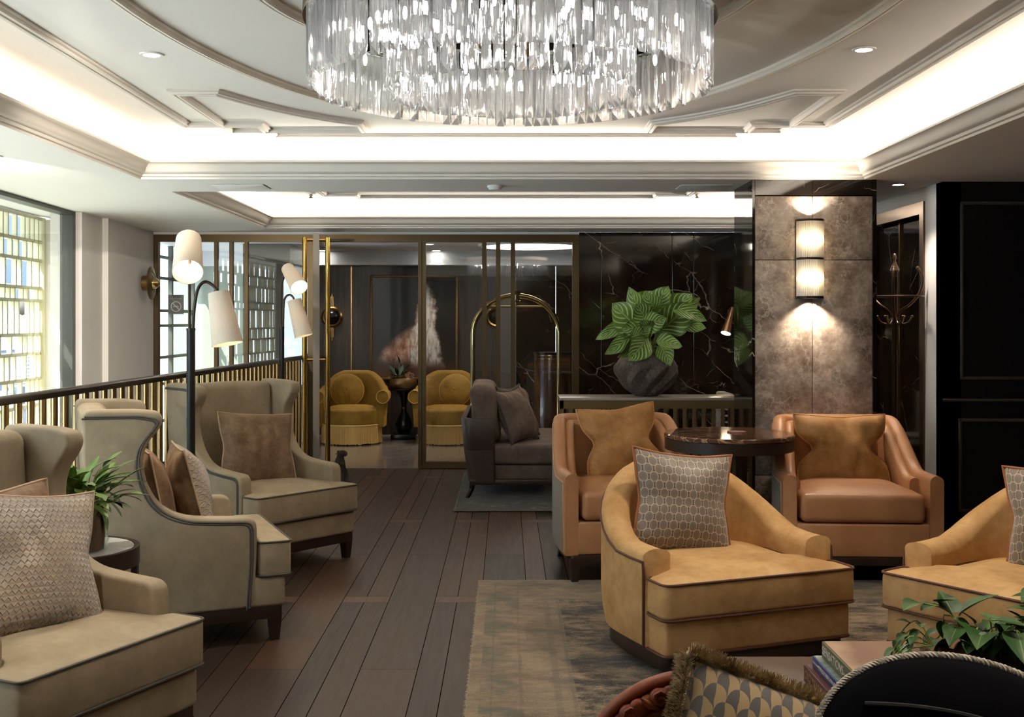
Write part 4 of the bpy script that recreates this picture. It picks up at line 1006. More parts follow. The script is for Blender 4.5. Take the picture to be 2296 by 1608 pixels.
# ring shaped lobby light
q = P(1190, 552, 12.7)
t = thing('ceiling_light', 'glowing ring light on the lobby ceiling seen through the sliding panel', 'ceiling light', (q.x, 12.75, ZS))
obj('rim', MB().lathe([(.56, -.001), (.60, -.001), (.60, -.03), (.56, -.03), (.56, -.001)], 64), MAT['white'], t)
obj('diffuser', MB().lathe([(0, -.004), (.56, -.004), (.56, -.02), (0, -.02)], 64), emit('ring_diffuser', (1, .92, .82, 1), 4.0), t, 20)

# ================================================================== FLOOR LAMPS
def shade_mat():
    g = G('linen_shade'); v = g.co(); n = g.noise(g.map(v, (1, 1, 1)), 300, 2); col = g.ramp(n, [(.3, '#d9c9b4'), (.7, '#ece0cf')])
    d = g.bsdf(col, .9); tl = g.nd('ShaderNodeBsdfTranslucent'); g.put(tl.inputs[0], col); mx = g.nd('ShaderNodeMixShader'); mx.inputs[0].default_value = .10
    g.put(mx.inputs[1], d); g.put(mx.inputs[2], tl.outputs[0]); return g.done(mx.outputs[0])
MAT['shade'] = shade_mat()
MAT['lampbulb'] = emit('lamp_bulb', (1, .84, .60, 1), 6)
def lamp_shade(t, top, bot, r0, r1, e):
    top, bot = Vector(top), Vector(bot); ax = (bot - top).normalized(); L = (bot - top).length; q = ax.to_track_quat('-Z', 'Y').to_matrix().to_4x4()
    M = Matrix.Translation(top) @ q
    o = obj('lamp_shade', MB().lathe([(r0 - .012, -.004), (r0, 0), (r1, -L), (r1 - .003, -L), (r0 - .004, -.004)], 36), MAT['shade'], t, 50, M)
    obj('spider', MB().tube([(-r0 + .004, 0, -.012), (r0 - .004, 0, -.012)], .003, 6).tube([(0, -r0 + .004, -.012), (0, r0 - .004, -.012)], .003, 6).tube([(0, 0, .0), (0, 0, -.07)], .011, 10), MAT['dark_bronze'], o)
    obj('bulb', MB().ball((0, 0, -.105), .026, 10, sc=(1, 1, 1.3)), MAT['lampbulb'], o, 60)
    l = light('lamp_glow', 'POINT', (0, 0, -.15), e, (1, .86, .66), shadow_soft_size=.03); l.parent = o
def floor_lamp(label, x, y, pole_top, hi_top, hi_bot, lo_top, lo_bot, rr, arm, e, pr=.0235):
    t = thing('floor_lamp', label, 'floor lamp', (x, y, 0), group='twin shade floor lamps')
    B = Vector((x, y, 0))
    obj('base', MB().lathe([(0, 0), (.14, 0), (.14, .014), (.03, .022), (0, .022)], 36), MAT['blackmetal'], t)
    obj('pole', MB().tube([(0, 0, .015), (0, 0, pole_top)], pr, 20), MAT['blackmetal'], t)
    obj('collar', MB().lathe([(0, pole_top), (pr + .002, pole_top), (pr + .002, pole_top + .012), (0, pole_top + .012)], 20), MAT['dark_bronze'], t)
    up = Vector(hi_top) - B; dn = Vector(lo_top) - B; ax = (Vector(hi_bot) - Vector(hi_top)).normalized()
    stem = [Vector((-.008, 0, pole_top)), Vector((-.008, 0, (pole_top + up.z) / 2)), Vector((up.x * .3 - .008, up.y * .3 + .02, up.z - .10)), up + ax * .02]
    obj('stem', MB().tube(spline(stem, 6), .008, 10), MAT['dark_bronze'], t)
    obj('gooseneck', MB().tube(spline([Vector((.012, 0, pole_top))] + [Vector(a) - B for a in arm] + [dn], 8), .009, 10), MAT['dark_bronze'], t)
    lamp_shade(t, up, Vector(hi_bot) - B, rr[0], rr[1], e); lamp_shade(t, dn, Vector(lo_bot) - B, rr[2], rr[3], e)
DL = 6.2; p1 = P(428, 720, DL)
floor_lamp('black twin-shade floor lamp standing in front of the wing chair by the glass door', p1.x, DL, 1.398, P(423, 538, DL + .08), P(421, 610, DL - .15), P(490, 656, DL), P(510, 772, DL - .03), (.070, .083, .058, .086),
    [P(436, 690, DL), P(444, 648, DL), P(459, 632, DL), P(477, 640, DL)], 1.3)
DL = 9.6; p2 = P(632, 720, DL)
floor_lamp('black twin-shade floor lamp farther back, standing by the open glass door', p2.x, DL, H - 16 * DL / F, P(645, 602, DL + .06), P(671, 645, DL - .13), P(660, 673, DL), P(681, 754, DL - .02), (.056, .076, .060, .078),
    [P(636, 690, DL), P(639, 669, DL), P(648, 661, DL), P(656, 665, DL)], 1.3, .021)

# ================================================================== WALL LIGHTS
# fluted glass sconce on the column
sc_x, sc_y, z0, z1 = 1.872, 6.90, 1.590, 2.078
t = thing('wall_sconce', 'bronze and ribbed glass double wall sconce glowing on the marble column', 'wall light', (sc_x, sc_y, (z0 + z1) / 2)); zc = (z0 + z1) / 2
def halfdisc(mb, za, zb2, rx=.085, ry=.095):
    pts = [(-rx, -.001)] + [(rx * math.cos(a), -.02 - (ry - .02) * math.sin(a)) for a in [PI - PI * i / 24 for i in range(25)]] + [(rx, -.001)]
    return mb.slab(pts, za, zb2, .002, 2, 'xy')
fm = MB()
fm.box(-.085, .085, -.006, -.001, z0 - zc, z1 - zc)
for za in (z0 - zc, -.007, z1 - zc - .014): halfdisc(fm, za, za + .014)
obj('frame', fm, MAT['dark_bronze'], t, 40)
def ribglass():
    g = G('ribbed_glass'); tr = g.nd('ShaderNodeBsdfTransparent'); tr.inputs[0].default_value = (.96, .93, .86, 1)
    tl = g.nd('ShaderNodeBsdfTranslucent'); tl.inputs[0].default_value = (1, .95, .85, 1); gs = g.nd('ShaderNodeBsdfGlossy'); gs.inputs['Roughness'].default_value = .1
    m1 = g.nd('ShaderNodeMixShader'); m1.inputs[0].default_value = .42; g.put(m1.inputs[1], tr.outputs[0]); g.put(m1.inputs[2], tl.outputs[0])
    m2 = g.nd('ShaderNodeMixShader'); m2.inputs[0].default_value = .15; g.put(m2.inputs[1], m1.outputs[0]); g.put(m2.inputs[2], gs.outputs[0]); return g.done(m2.outputs[0])
MAT['ribglass'] = ribglass()
for za, zb2 in ((z0 - zc + .014, -.007), (.007, z1 - zc - .014)):
    rg = MB()
    for i in range(21):
        a = PI - PI * i / 20; rg.tube([(.079 * math.cos(a), -.018 - .072 * math.sin(a), za), (.079 * math.cos(a), -.018 - .072 * math.sin(a), zb2)], .0058, 8)
    gsh = obj('glass_shade', rg, MAT['ribglass'], t, 60); zm = (za + zb2) / 2
    obj('bulb', MB().tube([(-.05, -.045, zm), (.05, -.045, zm)], .014, 12), emit('sconce_bulb', (1, .82, .58, 1), 38), gsh, 60)
l = light('sconce_up', 'SPOT', (0, -.05, z1 - zc + .006), 13, WARM, spot_size=R(120), spot_blend=.5, shadow_soft_size=.02, to=(0, .10, 1)); l.parent = t
l = light('sconce_down', 'SPOT', (0, -.05, z0 - zc - .006), 15, WARM, spot_size=R(120), spot_blend=.5, shadow_soft_size=.02, to=(0, .10, -1)); l.parent = t
# brass disc light on the wall between window and partition
q = LM @ Vector((.42, -.002, H - (635 - CY) / F * 10.6)); LQ = Matrix.Translation(q) @ Matrix.Rotation(face(-WD.x, -WD.y), 4, 'Z') @ Matrix.Rotation(R(90), 4, 'X')
t = thing('wall_light', 'round brass disc wall light with a domed centre beside the tall window', 'wall light', M=LQ)
obj('back_plate', MB().lathe([(0, 0), (.07, 0), (.07, .05), (.03, .06), (.03, .08), (0, .08)], 32), MAT['brass_old'], t)
obj('disc', MB().lathe([(0, .075), (.158, .075), (.16, .083), (.11, .092), (.105, .085), (.06, .10), (0, .10)], 48), MAT['brass_old'], t)
obj('dome', MB().lathe([(.055, .10), (.05, .125), (.03, .15), (0, .16)], 32), MAT['brass_pale'], t)
# bronze cone spot in front of the black marble
t = thing('cone_spotlight', 'slim bronze cone spotlight shining down in front of the black marble wall', 'wall light', tuple(P(1636, 725, 10.7)))
B = P(1636, 725, 10.7); tp_, bt = P(1642, 690, 10.75) - B, P(1628, 745, 10.66) - B; ax = (bt - tp_).normalized(); Lc = (bt - tp_).length * 1.05
CM = Matrix.Translation(tp_) @ ax.to_track_quat('-Z', 'Y').to_matrix().to_4x4()
s = obj('cone', MB().lathe([(0, 0), (.016, 0), (.05, -Lc), (.046, -Lc), (.012, -.02), (0, -.02)], 28), plain('satin_bronze', '#8a6a4c', .3, .9), t, 40, CM)
obj('lens', MB().lathe([(0, -Lc + .006), (.046, -Lc + .006), (.046, -Lc + .004), (0, -Lc + .004)], 28), emit('cone_lens', (1, .78, .5, 1), 30), s, 0)
obj('arm', MB().tube([tp_ + ax * .06, tp_ + ax * .06 + Vector((.02, .12, .0)), Vector((tp_.x + .03, PY - 10.7, tp_.z - .04))], .007, 8), MAT['dark_bronze'], t)
obj('wall_plate', MB().lathe([(0, 0), (.035, 0), (.035, .012), (0, .012)], 20, Matrix.Translation((tp_.x + .03, PY - 10.7 - .001, tp_.z - .04)) @ Matrix.Rotation(R(90), 4, 'X')), MAT['dark_bronze'], t)
l = light('cone_beam', 'SPOT', tuple(CM @ Vector((0, 0, -Lc))), 14, WARM, spot_size=R(80), spot_blend=.7, shadow_soft_size=.02, to=tuple(ax)); l.parent = t

# ================================================================== CONSOLE AND VASE
t = thing('console_table', 'bronze console with fretwork of upright slats behind the leather chair', 'console table', (1.11, 8.8, 0))
x0, x1, y0, y1, zt = -.70, .705, -.20, .20, .858
obj('table_top', MB().rbox(x0, x1, y0, y1, zt - .022, zt, .003, 2), plain('taupe_stone', '#a49a8c', .25, var=.06), t)
MAT['consolem'] = plain('brushed_bronze', '#7a6140', .42, .4, var=.08)
fm = MB().box(x0, x1, y0, y0 + .03, zt - .085, zt - .023).box(x0, x1, y1 - .03, y1, zt - .085, zt - .023).box(x0, x0 + .03, y0, y1, zt - .085, zt - .023).box(x1 - .03, x1, y0, y1, zt - .085, zt - .023)
for yy in (y0, y1 - .03): fm.box(x0, x1, yy, yy + .03, 0, .035)
for xx_ in (x0, x1 - .03):
    fm.box(xx_, xx_ + .03, y0, y1, 0, .035)
    for yy in (y0, y1 - .03): fm.box(xx_, xx_ + .03, yy, yy + .03, .035, zt - .085)
obj('frame', fm, MAT['consolem'], t, 0)
fw = MB(); rr = random.Random(4); x = x0 + .075; k = 0
for yy in (y0 + .004, y1 - .026):
    x = x0 + .07; k = 0
    while x < x1 - .05:
        low = (0, 0, .30, .22, 0, .16, .36, 0, .26, .12)[k % 10]
        fw.box(x, x + .026, yy, yy + .022, .035 + low, zt - .085)
        if k % 5 == 2: fw.box(x, x + .097, yy, yy + .02, .335, .355).box(x + .034, x + .054, yy, yy + .02, .035, .335)
        if k % 5 == 3: fw.box(x, x + .10, yy, yy + .02, .235, .255)
        if k % 10 == 5: fw.box(x - .075, x + .10, yy, yy + .02, .18, .20)
        if k % 10 == 8: fw.box(x, x + .10, yy, yy + .02, .28, .30)
        x += .0735; k += 1
obj('fretwork', fw, MAT['consolem'], t, 0)
VX, VY, VZ = (1449 - CX) / F * 8.8, 8.8, .859
def vmat():
    g = G('carved_grey_ceramic'); v = g.co(); n = g.noise(g.map(v, (1, 1, .35)), 90, 4, .7); n2 = g.noise(v, 9, 3)
    col = g.ramp(g.M('ADD', g.M('MULTIPLY', n, .6), g.M('MULTIPLY', n2, .4)), [(.32, '#3b322c'), (.5, '#5d5148'), (.72, '#8d7d70')])
    return g.done(g.bsdf(col, .8, 0, g.bump(n, .9, .012)))
t = thing('planter_vase', 'round grey-brown vase carved with spiral ridges on the bronze console', 'vase', (VX, VY, VZ))
def spir(p, a):
    k = max(0, min(1, (p.z - .0) / .27)); f = smooth01(k * 5) * (1 - smooth01((p.z - .235) / .035))
    ph = a * 9 - p.z * 30.0; s = (math.asin(max(-1, min(1, math.sin(ph)))) * 2 / PI) ; return Vector((p.x * (1 + .075 * f * s), p.y * (1 + .075 * f * s), p.z))
prof = [(0, 0), (.085, 0), (.10, .01)]
for i in range(1, 34):
    k = i / 34; z = .01 + .325 * k; r = .10 + .142 * math.sin(min(1, k / .62) * PI / 2) ** .9 if k < .62 else .242 - .075 * ((k - .62) / .38) ** 2.2
    prof.append((r, z))
prof += [(.160, .342), (.150, .336), (.145, .30), (0, .295)]
obj('body', MB().lathe(prof, 216, fn=spir), vmat(), t, 60)
obj('soil', MB().lathe([(0, .298), (.146, .298), (.146, .305), (0, .315)], 24), MAT['soil'], t)

# ================================================================== LEAVES
def leaf(mb, base, tip_dir, L, W, droop=.3, fold=.15, up=Vector((0, 0, 1)), shape='oval', nu=8, nv=4, wave=0.0, sd=0, sidev=None):
    base = Vector(base); d = Vector(tip_dir).normalized(); side = sidev if sidev is not None else d.cross(up)
    side = Vector(side)
    side = side.normalized() if side.length > 1e-4 else Vector((1, 0, 0)); nrm = side.cross(d).normalized()
    def wd(t):
        if shape == 'oval': return math.sin(PI * t ** .85) ** .75
        if shape == 'heart': return (math.sin(PI * min(1, (t + .10) / 1.10) ** .62) ** .9) * (1 if t > .02 else .75)
        if shape == 'strap': return min(1, t * 5 + .25) * (1 - smooth01((t - .72) / .28)) ** .6
        return math.sin(PI * t) ** .8
    def fn(a, b):
        s = 2 * b - 1; w = W / 2 * max(wd(a), .0); c = base + d * (L * (a - .12 * droop * a * a))
        q = c + side * (s * w) + nrm * (abs(s) * w * fold * 2 - droop * L * a * a)
        if wave: q += nrm * wave * math.sin(a * 11 + sd + s * 2) * abs(s)
        return q
    return mb.grid(fn, nu, nv)
# calathea in the vase: (leaf base px, tip px, width) read from its own depth
cal = thing('potted_plant', 'striped broad-leaved green plant growing in the spiral vase', 'plant', (VX, VY, VZ + .30))
fo = MB(); st = MB(); O = Vector((VX, VY, VZ + .30)); rr = random.Random(11)
LV = [((1440, 745), (1385, 692), 72, .10), ((1478, 742), (1545, 690), 70, .05), ((1412, 735), (1396, 722), 40, .0), ((1452, 712), (1415, 672), 62, -.12), ((1490, 712), (1538, 668), 64, -.10), ((1462, 700), (1492, 648), 52, -.05),
      ((1418, 715), (1349, 755), 30, .0), ((1505, 690), (1578, 706), 34, .1), ((1516, 722), (1576, 732), 34, .0), ((1425, 745), (1372, 790), 34, .12), ((1440, 752), (1398, 800), 44, .16), ((1452, 758), (1418, 803), 50, .20), ((1470, 765), (1522, 770), 40, .16),
      ((1455, 725), (1438, 700), 50, .14), ((1440, 728), (1478, 720), 44, .18), ((1446, 740), (1405, 735), 46, .12), ((1470, 750), (1505, 745), 44, -.05), ((1480, 775), (1497, 800), 40, .15), ((1430, 690), (1472, 662), 50, -.16), ((1468, 735), (1440, 728), 36, .20), ((1510, 705), (1560, 672), 44, -.12), ((1412, 760), (1452, 742), 44, .17), ((1475, 700), (1452, 668), 46, .02)]
for i, (b, tp_, w, dy) in enumerate(LV):
    Dd = 8.8 - dy; B = P(b[0], b[1], Dd + .03) - O; T = P(tp_[0], tp_[1], Dd - .06) - O; d = T - B; L = d.length
    sd_ = Vector((d.z, 0, -d.x)).normalized() + Vector((0, rr.uniform(-.9, .9), 0))
    leaf(fo, B + Vector((0, 0, .0)), d, max(L * 1.12, w * 8.8 / F * 1.3), w * 8.8 / F * 1.1, rr.uniform(.08, .38), rr.uniform(.04, .2), shape='oval', nu=12, nv=8, wave=.009, sd=i, sidev=sd_)
    ft = Vector((rr.uniform(-.06, .06), rr.uniform(-.06, .06), 0))
    st.tube(spline([ft, (ft + B) / 2 + Vector((0, 0, .03)), B + d * .08], 5), .005, 6)
obj('foliage', fo, MAT['calathea'], cal, 80); obj('stems', st, MAT['stem'], cal, 60)

# staghorn style plant in a glass jar on a small side table between two wing chairs
t = thing('side_table', 'small round side table with a white marble top and dark rim, between wing chairs', 'side table', (-1.70, 4.37, 0))
obj('table_top', MB().lathe([(0, .545), (.228, .545), (.228, .560), (0, .560)], 48), MAT['marble_white'], t)
obj('rim', MB().lathe([(.230, .492), (.250, .492), (.250, .562), (.230, .562), (.230, .492)], 64), MAT['darkwood'], t)
for a in (.2, 1.77, 3.34, 4.91):
    x, y = .232 * math.cos(a), .232 * math.sin(a); obj('leg', MB().box(x - .012, x + .012, y - .012, y + .012, 0, .495), MAT['darkwood'], t)
PXY = Vector((-1.665, 4.33, .5605))
t = thing('glass_planter', 'clear glass cylinder planter packed with bark, on the white marble side table', 'planter', tuple(PXY))
obj('jar', MB().lathe([(0, 0), (.112, 0), (.112, .15), (.108, .15), (.108, .006), (0, .006)], 48), glassy('jar_glass', (.95, .97, .96, 1), .06), t)
bk = MB(); rr = random.Random(2)
bk.lathe([(0, .008), (.10, .008), (.104, .06), (.098, .13), (.06, .155), (0, .165)], 40, fn=lambda p, a: p * (1 - .10 * abs(noise.noise(p * 24))))
for i in range(16):
    a = rr.uniform(0, 2 * PI); r = rr.uniform(.02, .075); p = Vector((r * math.cos(a), r * math.sin(a), rr.uniform(.12, .165)))
    q = p + Vector((rr.uniform(-.06, .06), rr.uniform(-.06, .06), rr.uniform(-.01, .03))); bk.tube(spline([p, (p + q) / 2 + Vector((0, 0, .012)), q], 4), [rr.uniform(.008, .02) for _ in range(9)], 7)
obj('bark', bk, MAT['bark'], t, 50)
t = thing('fern_plant', 'bright green strap-leaved fern sprouting from the glass planter of bark', 'plant', tuple(PXY + Vector((0, 0, .16))))
fo = MB(); st = MB(); rr = random.Random(21)
for i in range(112):
    a = rr.uniform(0, 2 * PI); el = rr.uniform(-.15, 1.25); out = rr.uniform(.02, .07)
    b = Vector((out * math.cos(a), out * math.sin(a), rr.uniform(-.02, .03)))
    d = Vector((math.cos(a) * math.cos(el), math.sin(a) * math.cos(el), math.sin(el)))
    sl = rr.uniform(.03, .13) * (1 if el > .2 else .6); s1 = b + d * sl + Vector((0, 0, .02)); d2 = (d + Vector((rr.uniform(-.5, .5), rr.uniform(-.5, .5), rr.uniform(-.5, .2)))).normalized()
    st.tube(spline([b, b + d * sl * .5 + Vector((0, 0, .012)), s1], 3), .0022, 5)
    leaf(fo, s1 - d2 * .004, d2, rr.uniform(.08, .16), rr.uniform(.026, .042), rr.uniform(.1, .55), .12, shape='strap', nu=8, nv=2)
obj('foliage', fo, MAT['strap'], t, 80); obj('stems', st, MAT['stem'], t, 60)

# ================================================================== LOBBY FURNITURE
def make_mustard(label, x, y):
    t = thing('fringed_armchair', label, 'armchair', (x, y, 0), 0, 'mustard fringed armchairs in the lobby')
    path = []; n = 30
    for i in range(n + 1):
        a = PI * i / n; path.append((.35 * math.cos(a), .02 + .36 * math.sin(a) ** .8))
    path = [(.345, -.20), (.35, -.08)] + path + [(-.35, -.08), (-.345, -.20)]
    ds = [0]
    for a, b in zip(path, path[1:]): ds.append(ds[-1] + (Vector(b) - Vector(a)).length)
    L = ds[-1]; hts = [.56 + .285 * smooth01((min(d, L - d) / L - .12) / .30) for d in ds]
    obj('tub_back', MB().shell(path, hts, .10, .20, .03, 8, .05), MAT['mustard'], t, 60)
    for sx in (-1, 1):
        ar = MB().tube(spline([(sx * .385, -.215, .555), (sx * .39, -.08, .555), (sx * .385, .06, .57), (sx * .36, .2, .63)], 6), [.078] * 7 + [.07] * 6 + [.045] * 6, 18)
        o = obj('rolled_arm', ar, MAT['mustard'], t, 60)
        obj('piping', MB().tube([(sx * .385 + .076 * math.cos(a), -.217, .555 + .076 * math.sin(a)) for a in [2 * PI * i / 24 for i in range(24)]], .005, 6, True), MAT['mustard_welt'], o)
    sp = [(.35 * math.cos(a) , -.05 + (.34 if math.sin(a) < 0 else .30) * math.sin(a)) for a in [2 * PI * i / 40 for i in range(40)]]
    m = MB().slab(sp, .22, .415, .035, 5, 'xy'); m.grid(lambda a, b: Vector((.30 * (2 * a - 1) * math.sqrt(1 - (2 * b - 1) ** 2 / 2), -.05 + .28 * (2 * b - 1) * math.sqrt(1 - (2 * a - 1) ** 2 / 2), .408 + .045 * (1 - max((2 * a - 1) ** 2, (2 * b - 1) ** 2)) ** .5)), 12, 12)
    obj('seat', m, MAT['mustard'], t, 60)
    fr = MB(); rr = random.Random(8); fp = [(.355 * math.cos(a), -.05 + (.345 if math.sin(a) < 0 else .305) * math.sin(a)) for a in [2 * PI * i / 240 for i in range(240)]]
    for i, (fx, fy) in enumerate(fp):
        k = .985 + rr.uniform(-.008, .012); fr.tube([(fx, fy, .232), (fx * k, fy * k, .12), (fx * (k + .01), fy * (k + .01), rr.uniform(.006, .018))], .0046, 5)
    obj('fringe', fr, plain('cream_gold_fringe', '#dcb46c', .7, var=.1), t, 60)
    obj('braid', MB().tube([(fx * 1.004, fy * 1.004, .228) for fx, fy in fp[::4]], .008, 6, True), plain('gold_braid', '#e0bd7c', .6), t)
    obj('foot', MB().lathe([(0, 0), (.22, 0), (.22, .2), (0, .2)], 24), MAT['blackpaint'], t)
    return t
def round_cushion(label, loc, yaw, tilt, seed):
    t, e = pillow('round_cushion', label, 'cushion', .40, .40, .075, xf(loc, yaw, tilt), MAT['mustard'], welt=MAT['mustard_welt'], seed=seed, shape='round', wr=.010, wr_r=.004, group='round mustard cushions in the lobby')
    obj('button', MB().ball((0, -.072, 0), .014, 8, sc=(1, .6, 1)), MAT['mustard'], t)
MX1, MX2, MY = -1.846, -.700, 13.35
make_mustard('mustard velvet armchair with a fringed skirt, seen through the open doorway', MX1, MY)
m2 = dup([o for o in C.objects if o.name.startswith('fringed_armchair')][0], 'mustard velvet fringed armchair seen through the glass panel behind the luggage cart', (MX2, MY, 0))
round_cushion('round buttoned mustard cushion on the armchair in the open doorway', (MX1 - .08, MY + .13, .615), R(8), -.28, 15)
round_cushion('round buttoned mustard cushion on the armchair behind the glass panel', (MX2 + .08, MY + .13, .615), R(-8), -.28, 16)
t = thing('pedestal_table', 'black lacquer pedestal table with a bottle-shaped stem between the mustard armchairs', 'side table', (-1.265, 13.75, 0))
obj('table_top', MB().lathe([(0, .60), (.205, .60), (.215, .61), (.215, .622), (0, .625)], 48), MAT['blackpaint'], t)
obj('stem', MB().lathe([(0, .06), (.06, .06), (.10, .12), (.105, .18), (.075, .26), (.035, .34), (.03, .40), (.045, .50), (.09, .60), (0, .60)], 32), MAT['blackpaint'], t)
obj('ring', MB().lathe([(.03, .372), (.040, .372), (.040, .392), (.03, .392), (.03, .372)], 24), MAT['brass'], t)
obj('foot', MB().rbox(-.15, .15, -.15, .15, 0, .062, .006, 2), MAT['blackpaint'], t)
t = thing('bowl_planter', 'low hammered bronze bowl on the black pedestal table', 'planter', (-1.275, 13.72, .626))
obj('bowl', MB().lathe([(0, 0), (.145, 0), (.165, .03), (.168, .09), (.155, .125), (.145, .125), (.15, .09), (0, .085)], 40), plain('hammered_bronze', '#8a6f4c', .35, .8, bump=.6, bsc=40), t)
obj('soil', MB().lathe([(0, .10), (.146, .10), (.14, .11), (0, .12)], 20), MAT['soil'], t)
t = thing('lobby_plant', 'dark leafy plant with twisted root wood in the bronze bowl', 'plant', (-1.275, 13.72, .726))
fo = MB(); rr = random.Random(31)
for i in range(20):
    a = rr.uniform(0, 2 * PI); el = rr.uniform(.1, 1.1); b = Vector((-.06 + .03 * math.cos(a), .03 * math.sin(a), .03)); d = Vector((math.cos(a) * math.cos(el), math.sin(a) * math.cos(el), math.sin(el)))
    leaf(fo, b + d * .03, d, rr.uniform(.12, .2), rr.uniform(.04, .06), rr.uniform(.1, .4), .12, nu=6, nv=2)
leaf(fo, (-.04, -.02, .20), (-.2, -.1, 1), .11, .06, .1, .1, nu=6, nv=4)
obj('foliage', fo, MAT['darkleaf'], t, 80)
rw = MB()
for i in range(7):
    p = [Vector((.05 + rr.uniform(-.03, .09), rr.uniform(-.05, .05), rr.uniform(.0, .06))) for _ in range(5)]; p[2].z += .06; rw.tube(spline(p, 5), rr.uniform(.012, .022), 8)
obj('root_wood', rw, plain('root_wood', '#7a5238', .7, var=.3), t, 60)
rw = MB().tube([(-.04, -.02, .0), (-.045, -.02, .2)], .003, 5); obj('stem', rw, MAT['stem'], t)
# painting: a generic abstract figure-like smear of pale paint on a dark ground
def paint():
    g = G('dark_abstract_canvas'); v = g.co('Object'); x, y, z = g.sep(v)
    w = g.noise(v, 5, 5, .7); n = g.noise(v, 9, 6, .7)
    zz = g.M('DIVIDE', g.M('ADD', z, .66), 1.32)      # 0 foot .. 1 head
    wob = g.M('MULTIPLY', g.M('SUBTRACT', w, .5), .30)
    bx = g.M('ABSOLUTE', g.M('ADD', g.M('SUBTRACT', x, .15), wob)); bw = g.M('ADD', .07, g.M('MULTIPLY', g.M('SUBTRACT', 1, zz), .20))
    body = g.M('MULTIPLY', g.ramp(g.M('SUBTRACT', bw, bx), [(0, 0.0), (.07, 1.0)]), g.ramp(zz, [(.10, 0.0), (.2, 1.0), (.88, 1.0), (.93, 0.0)]))
    ex = g.M('DIVIDE', g.M('ADD', g.M('ADD', x, .16), wob), .36); ez = g.M('DIVIDE', g.M('ADD', g.M('ADD', z, .24), g.M('MULTIPLY', x, -.7)), .27)
    ed2 = g.M('SQRT', g.M('ADD', g.M('MULTIPLY', ex, ex), g.M('MULTIPLY', ez, ez)))
    cape = g.M('MULTIPLY', g.ramp(g.M('SUBTRACT', 1.15, ed2), [(0, 0.0), (.55, 1.0)]), g.ramp(zz, [(.14, 0.0), (.24, 1.0)]))
    st_ = g.noise(g.map(v, (16, 1, 4)), 1.6, 5, .7)
    inside = g.M('MULTIPLY', g.M('MAXIMUM', body, cape), g.ramp(st_, [(.28, .35), (.5, 1.0)]))
    pal = g.mix(body, g.ramp(n, [(.3, '#6f3f2a'), (.5, '#b98a72'), (.7, '#d8c4b8')]), g.ramp(st_, [(.3, '#8f857c'), (.5, '#cfc8c0'), (.7, '#f0ece6')]))
    bgc = g.ramp(g.M('ADD', zz, g.M('MULTIPLY', w, .15)), [(.1, '#5e3a22'), (.24, '#2a1c16'), (.45, '#17120f'), (1, '#100d0c')])
    return g.done(g.bsdf(g.mix(inside, bgc, pal), .35))
a, b = P(830, 617, 14.18), P(1027, 852, 14.18)
cx, cz, w, h = (a.x + b.x) / 2, (a.z + b.z) / 2, b.x - a.x, a.z - b.z
t = thing('painting', 'large gilt-framed dark abstract painting with pale smears on the lobby wall', 'painting', (cx, 14.198, cz))
obj('canvas', MB().box(-w / 2 + .028, w / 2 - .028, -.022, -.003, -h / 2 + .028, h / 2 - .028), paint(), t, 0)
fm = MB()
for q in ((-w / 2, w / 2, -h / 2, -h / 2 + .03), (-w / 2, w / 2, h / 2 - .03, h / 2), (-w / 2, -w / 2 + .03, -h / 2, h / 2), (w / 2 - .03, w / 2, -h / 2, h / 2)): fm.rbox(q[0], q[1], -.045, -.001, q[2], q[3], .01, 2)
obj('frame', fm, plain('worn_gilt', '#7d6138', .5, .5, var=.3, sc=20), t)
for px, lb in ((745, 'round dark-glass brass wall light left of the painting'), (1113, 'round dark-glass brass wall light right of the painting, seen through the glass')):
    q = P(px, 711, 14.19); yy = 14.199 if q.x < -.1 else 14.119; q = P(px, 711, yy)
    M = Matrix.Translation((q.x, yy, q.z)) @ Matrix.Rotation(R(90), 4, 'X')
    t = thing('round_sconce', lb, 'wall light', M=M)
    obj('ring', MB().lathe([(.095, .001), (.135, .001), (.135, .03), (.115, .045), (.095, .04), (.095, .001)], 40), MAT['brass_old'], t)
    obj('dome', MB().lathe([(.096, .02), (.085, .05), (.05, .075), (0, .085)], 32), MAT['blackpaint'], t)
    fn_ = MB()
    for k, (xx_, hh) in enumerate(((-.016, .26), (0, .30), (.016, .26))): fn_.rbox(xx_ - .007, xx_ + .007, -hh, hh, .001, .012, .002, 1)
    obj('fin', fn_, MAT['brass_old'], t)
# luggage cart
LX, LY = (1157 - CX) / F * 11.75, 11.75
t = thing('luggage_cart', 'polished brass birdcage luggage cart arching behind the glass panel', 'luggage cart', (LX, LY, 0))
hw = .455; zt = H - (663 - CY) / F * LY; rc = .40
for yy in (-.22, .22) if False else (0.0,):
    pts = [Vector((-hw, yy, .20))] + [Vector((-hw, yy, zt - rc * k)) for k in (2.2, 1.6)] + [Vector((-hw + hw * (1 - math.cos(a)), yy, zt - rc + rc * math.sin(a))) for a in [PI / 2 * i / 12 for i in range(13)]]
    pts += [Vector((-p.x, p.y, p.z)) for p in pts[:-1][::-1]]
    obj('arch', MB().tube(pts, .027, 16), MAT['brass_pale'], t, 60)
obj('finial', MB().lathe([(0, .06), (.055, .055), (.05, .02), (.042, .01), (.042, -.05), (.055, -.055), (.05, -.065), (0, -.07)], 28, Matrix.Translation((0, 0, zt))), MAT['brass_pale'], t)
obj('hanging_rail', MB().tube([(-.33, 0, zt - .115), (.33, 0, zt - .115)], .010, 10).tube([(0, 0, zt), (0, 0, zt - .115)], .009, 8), MAT['brass_pale'], t)
obj('platform', MB().rbox(-.50, .50, -.30, .30, .15, .20, .02, 3), plain('red_carpet_deck', '#4a1c1a', .95), t)
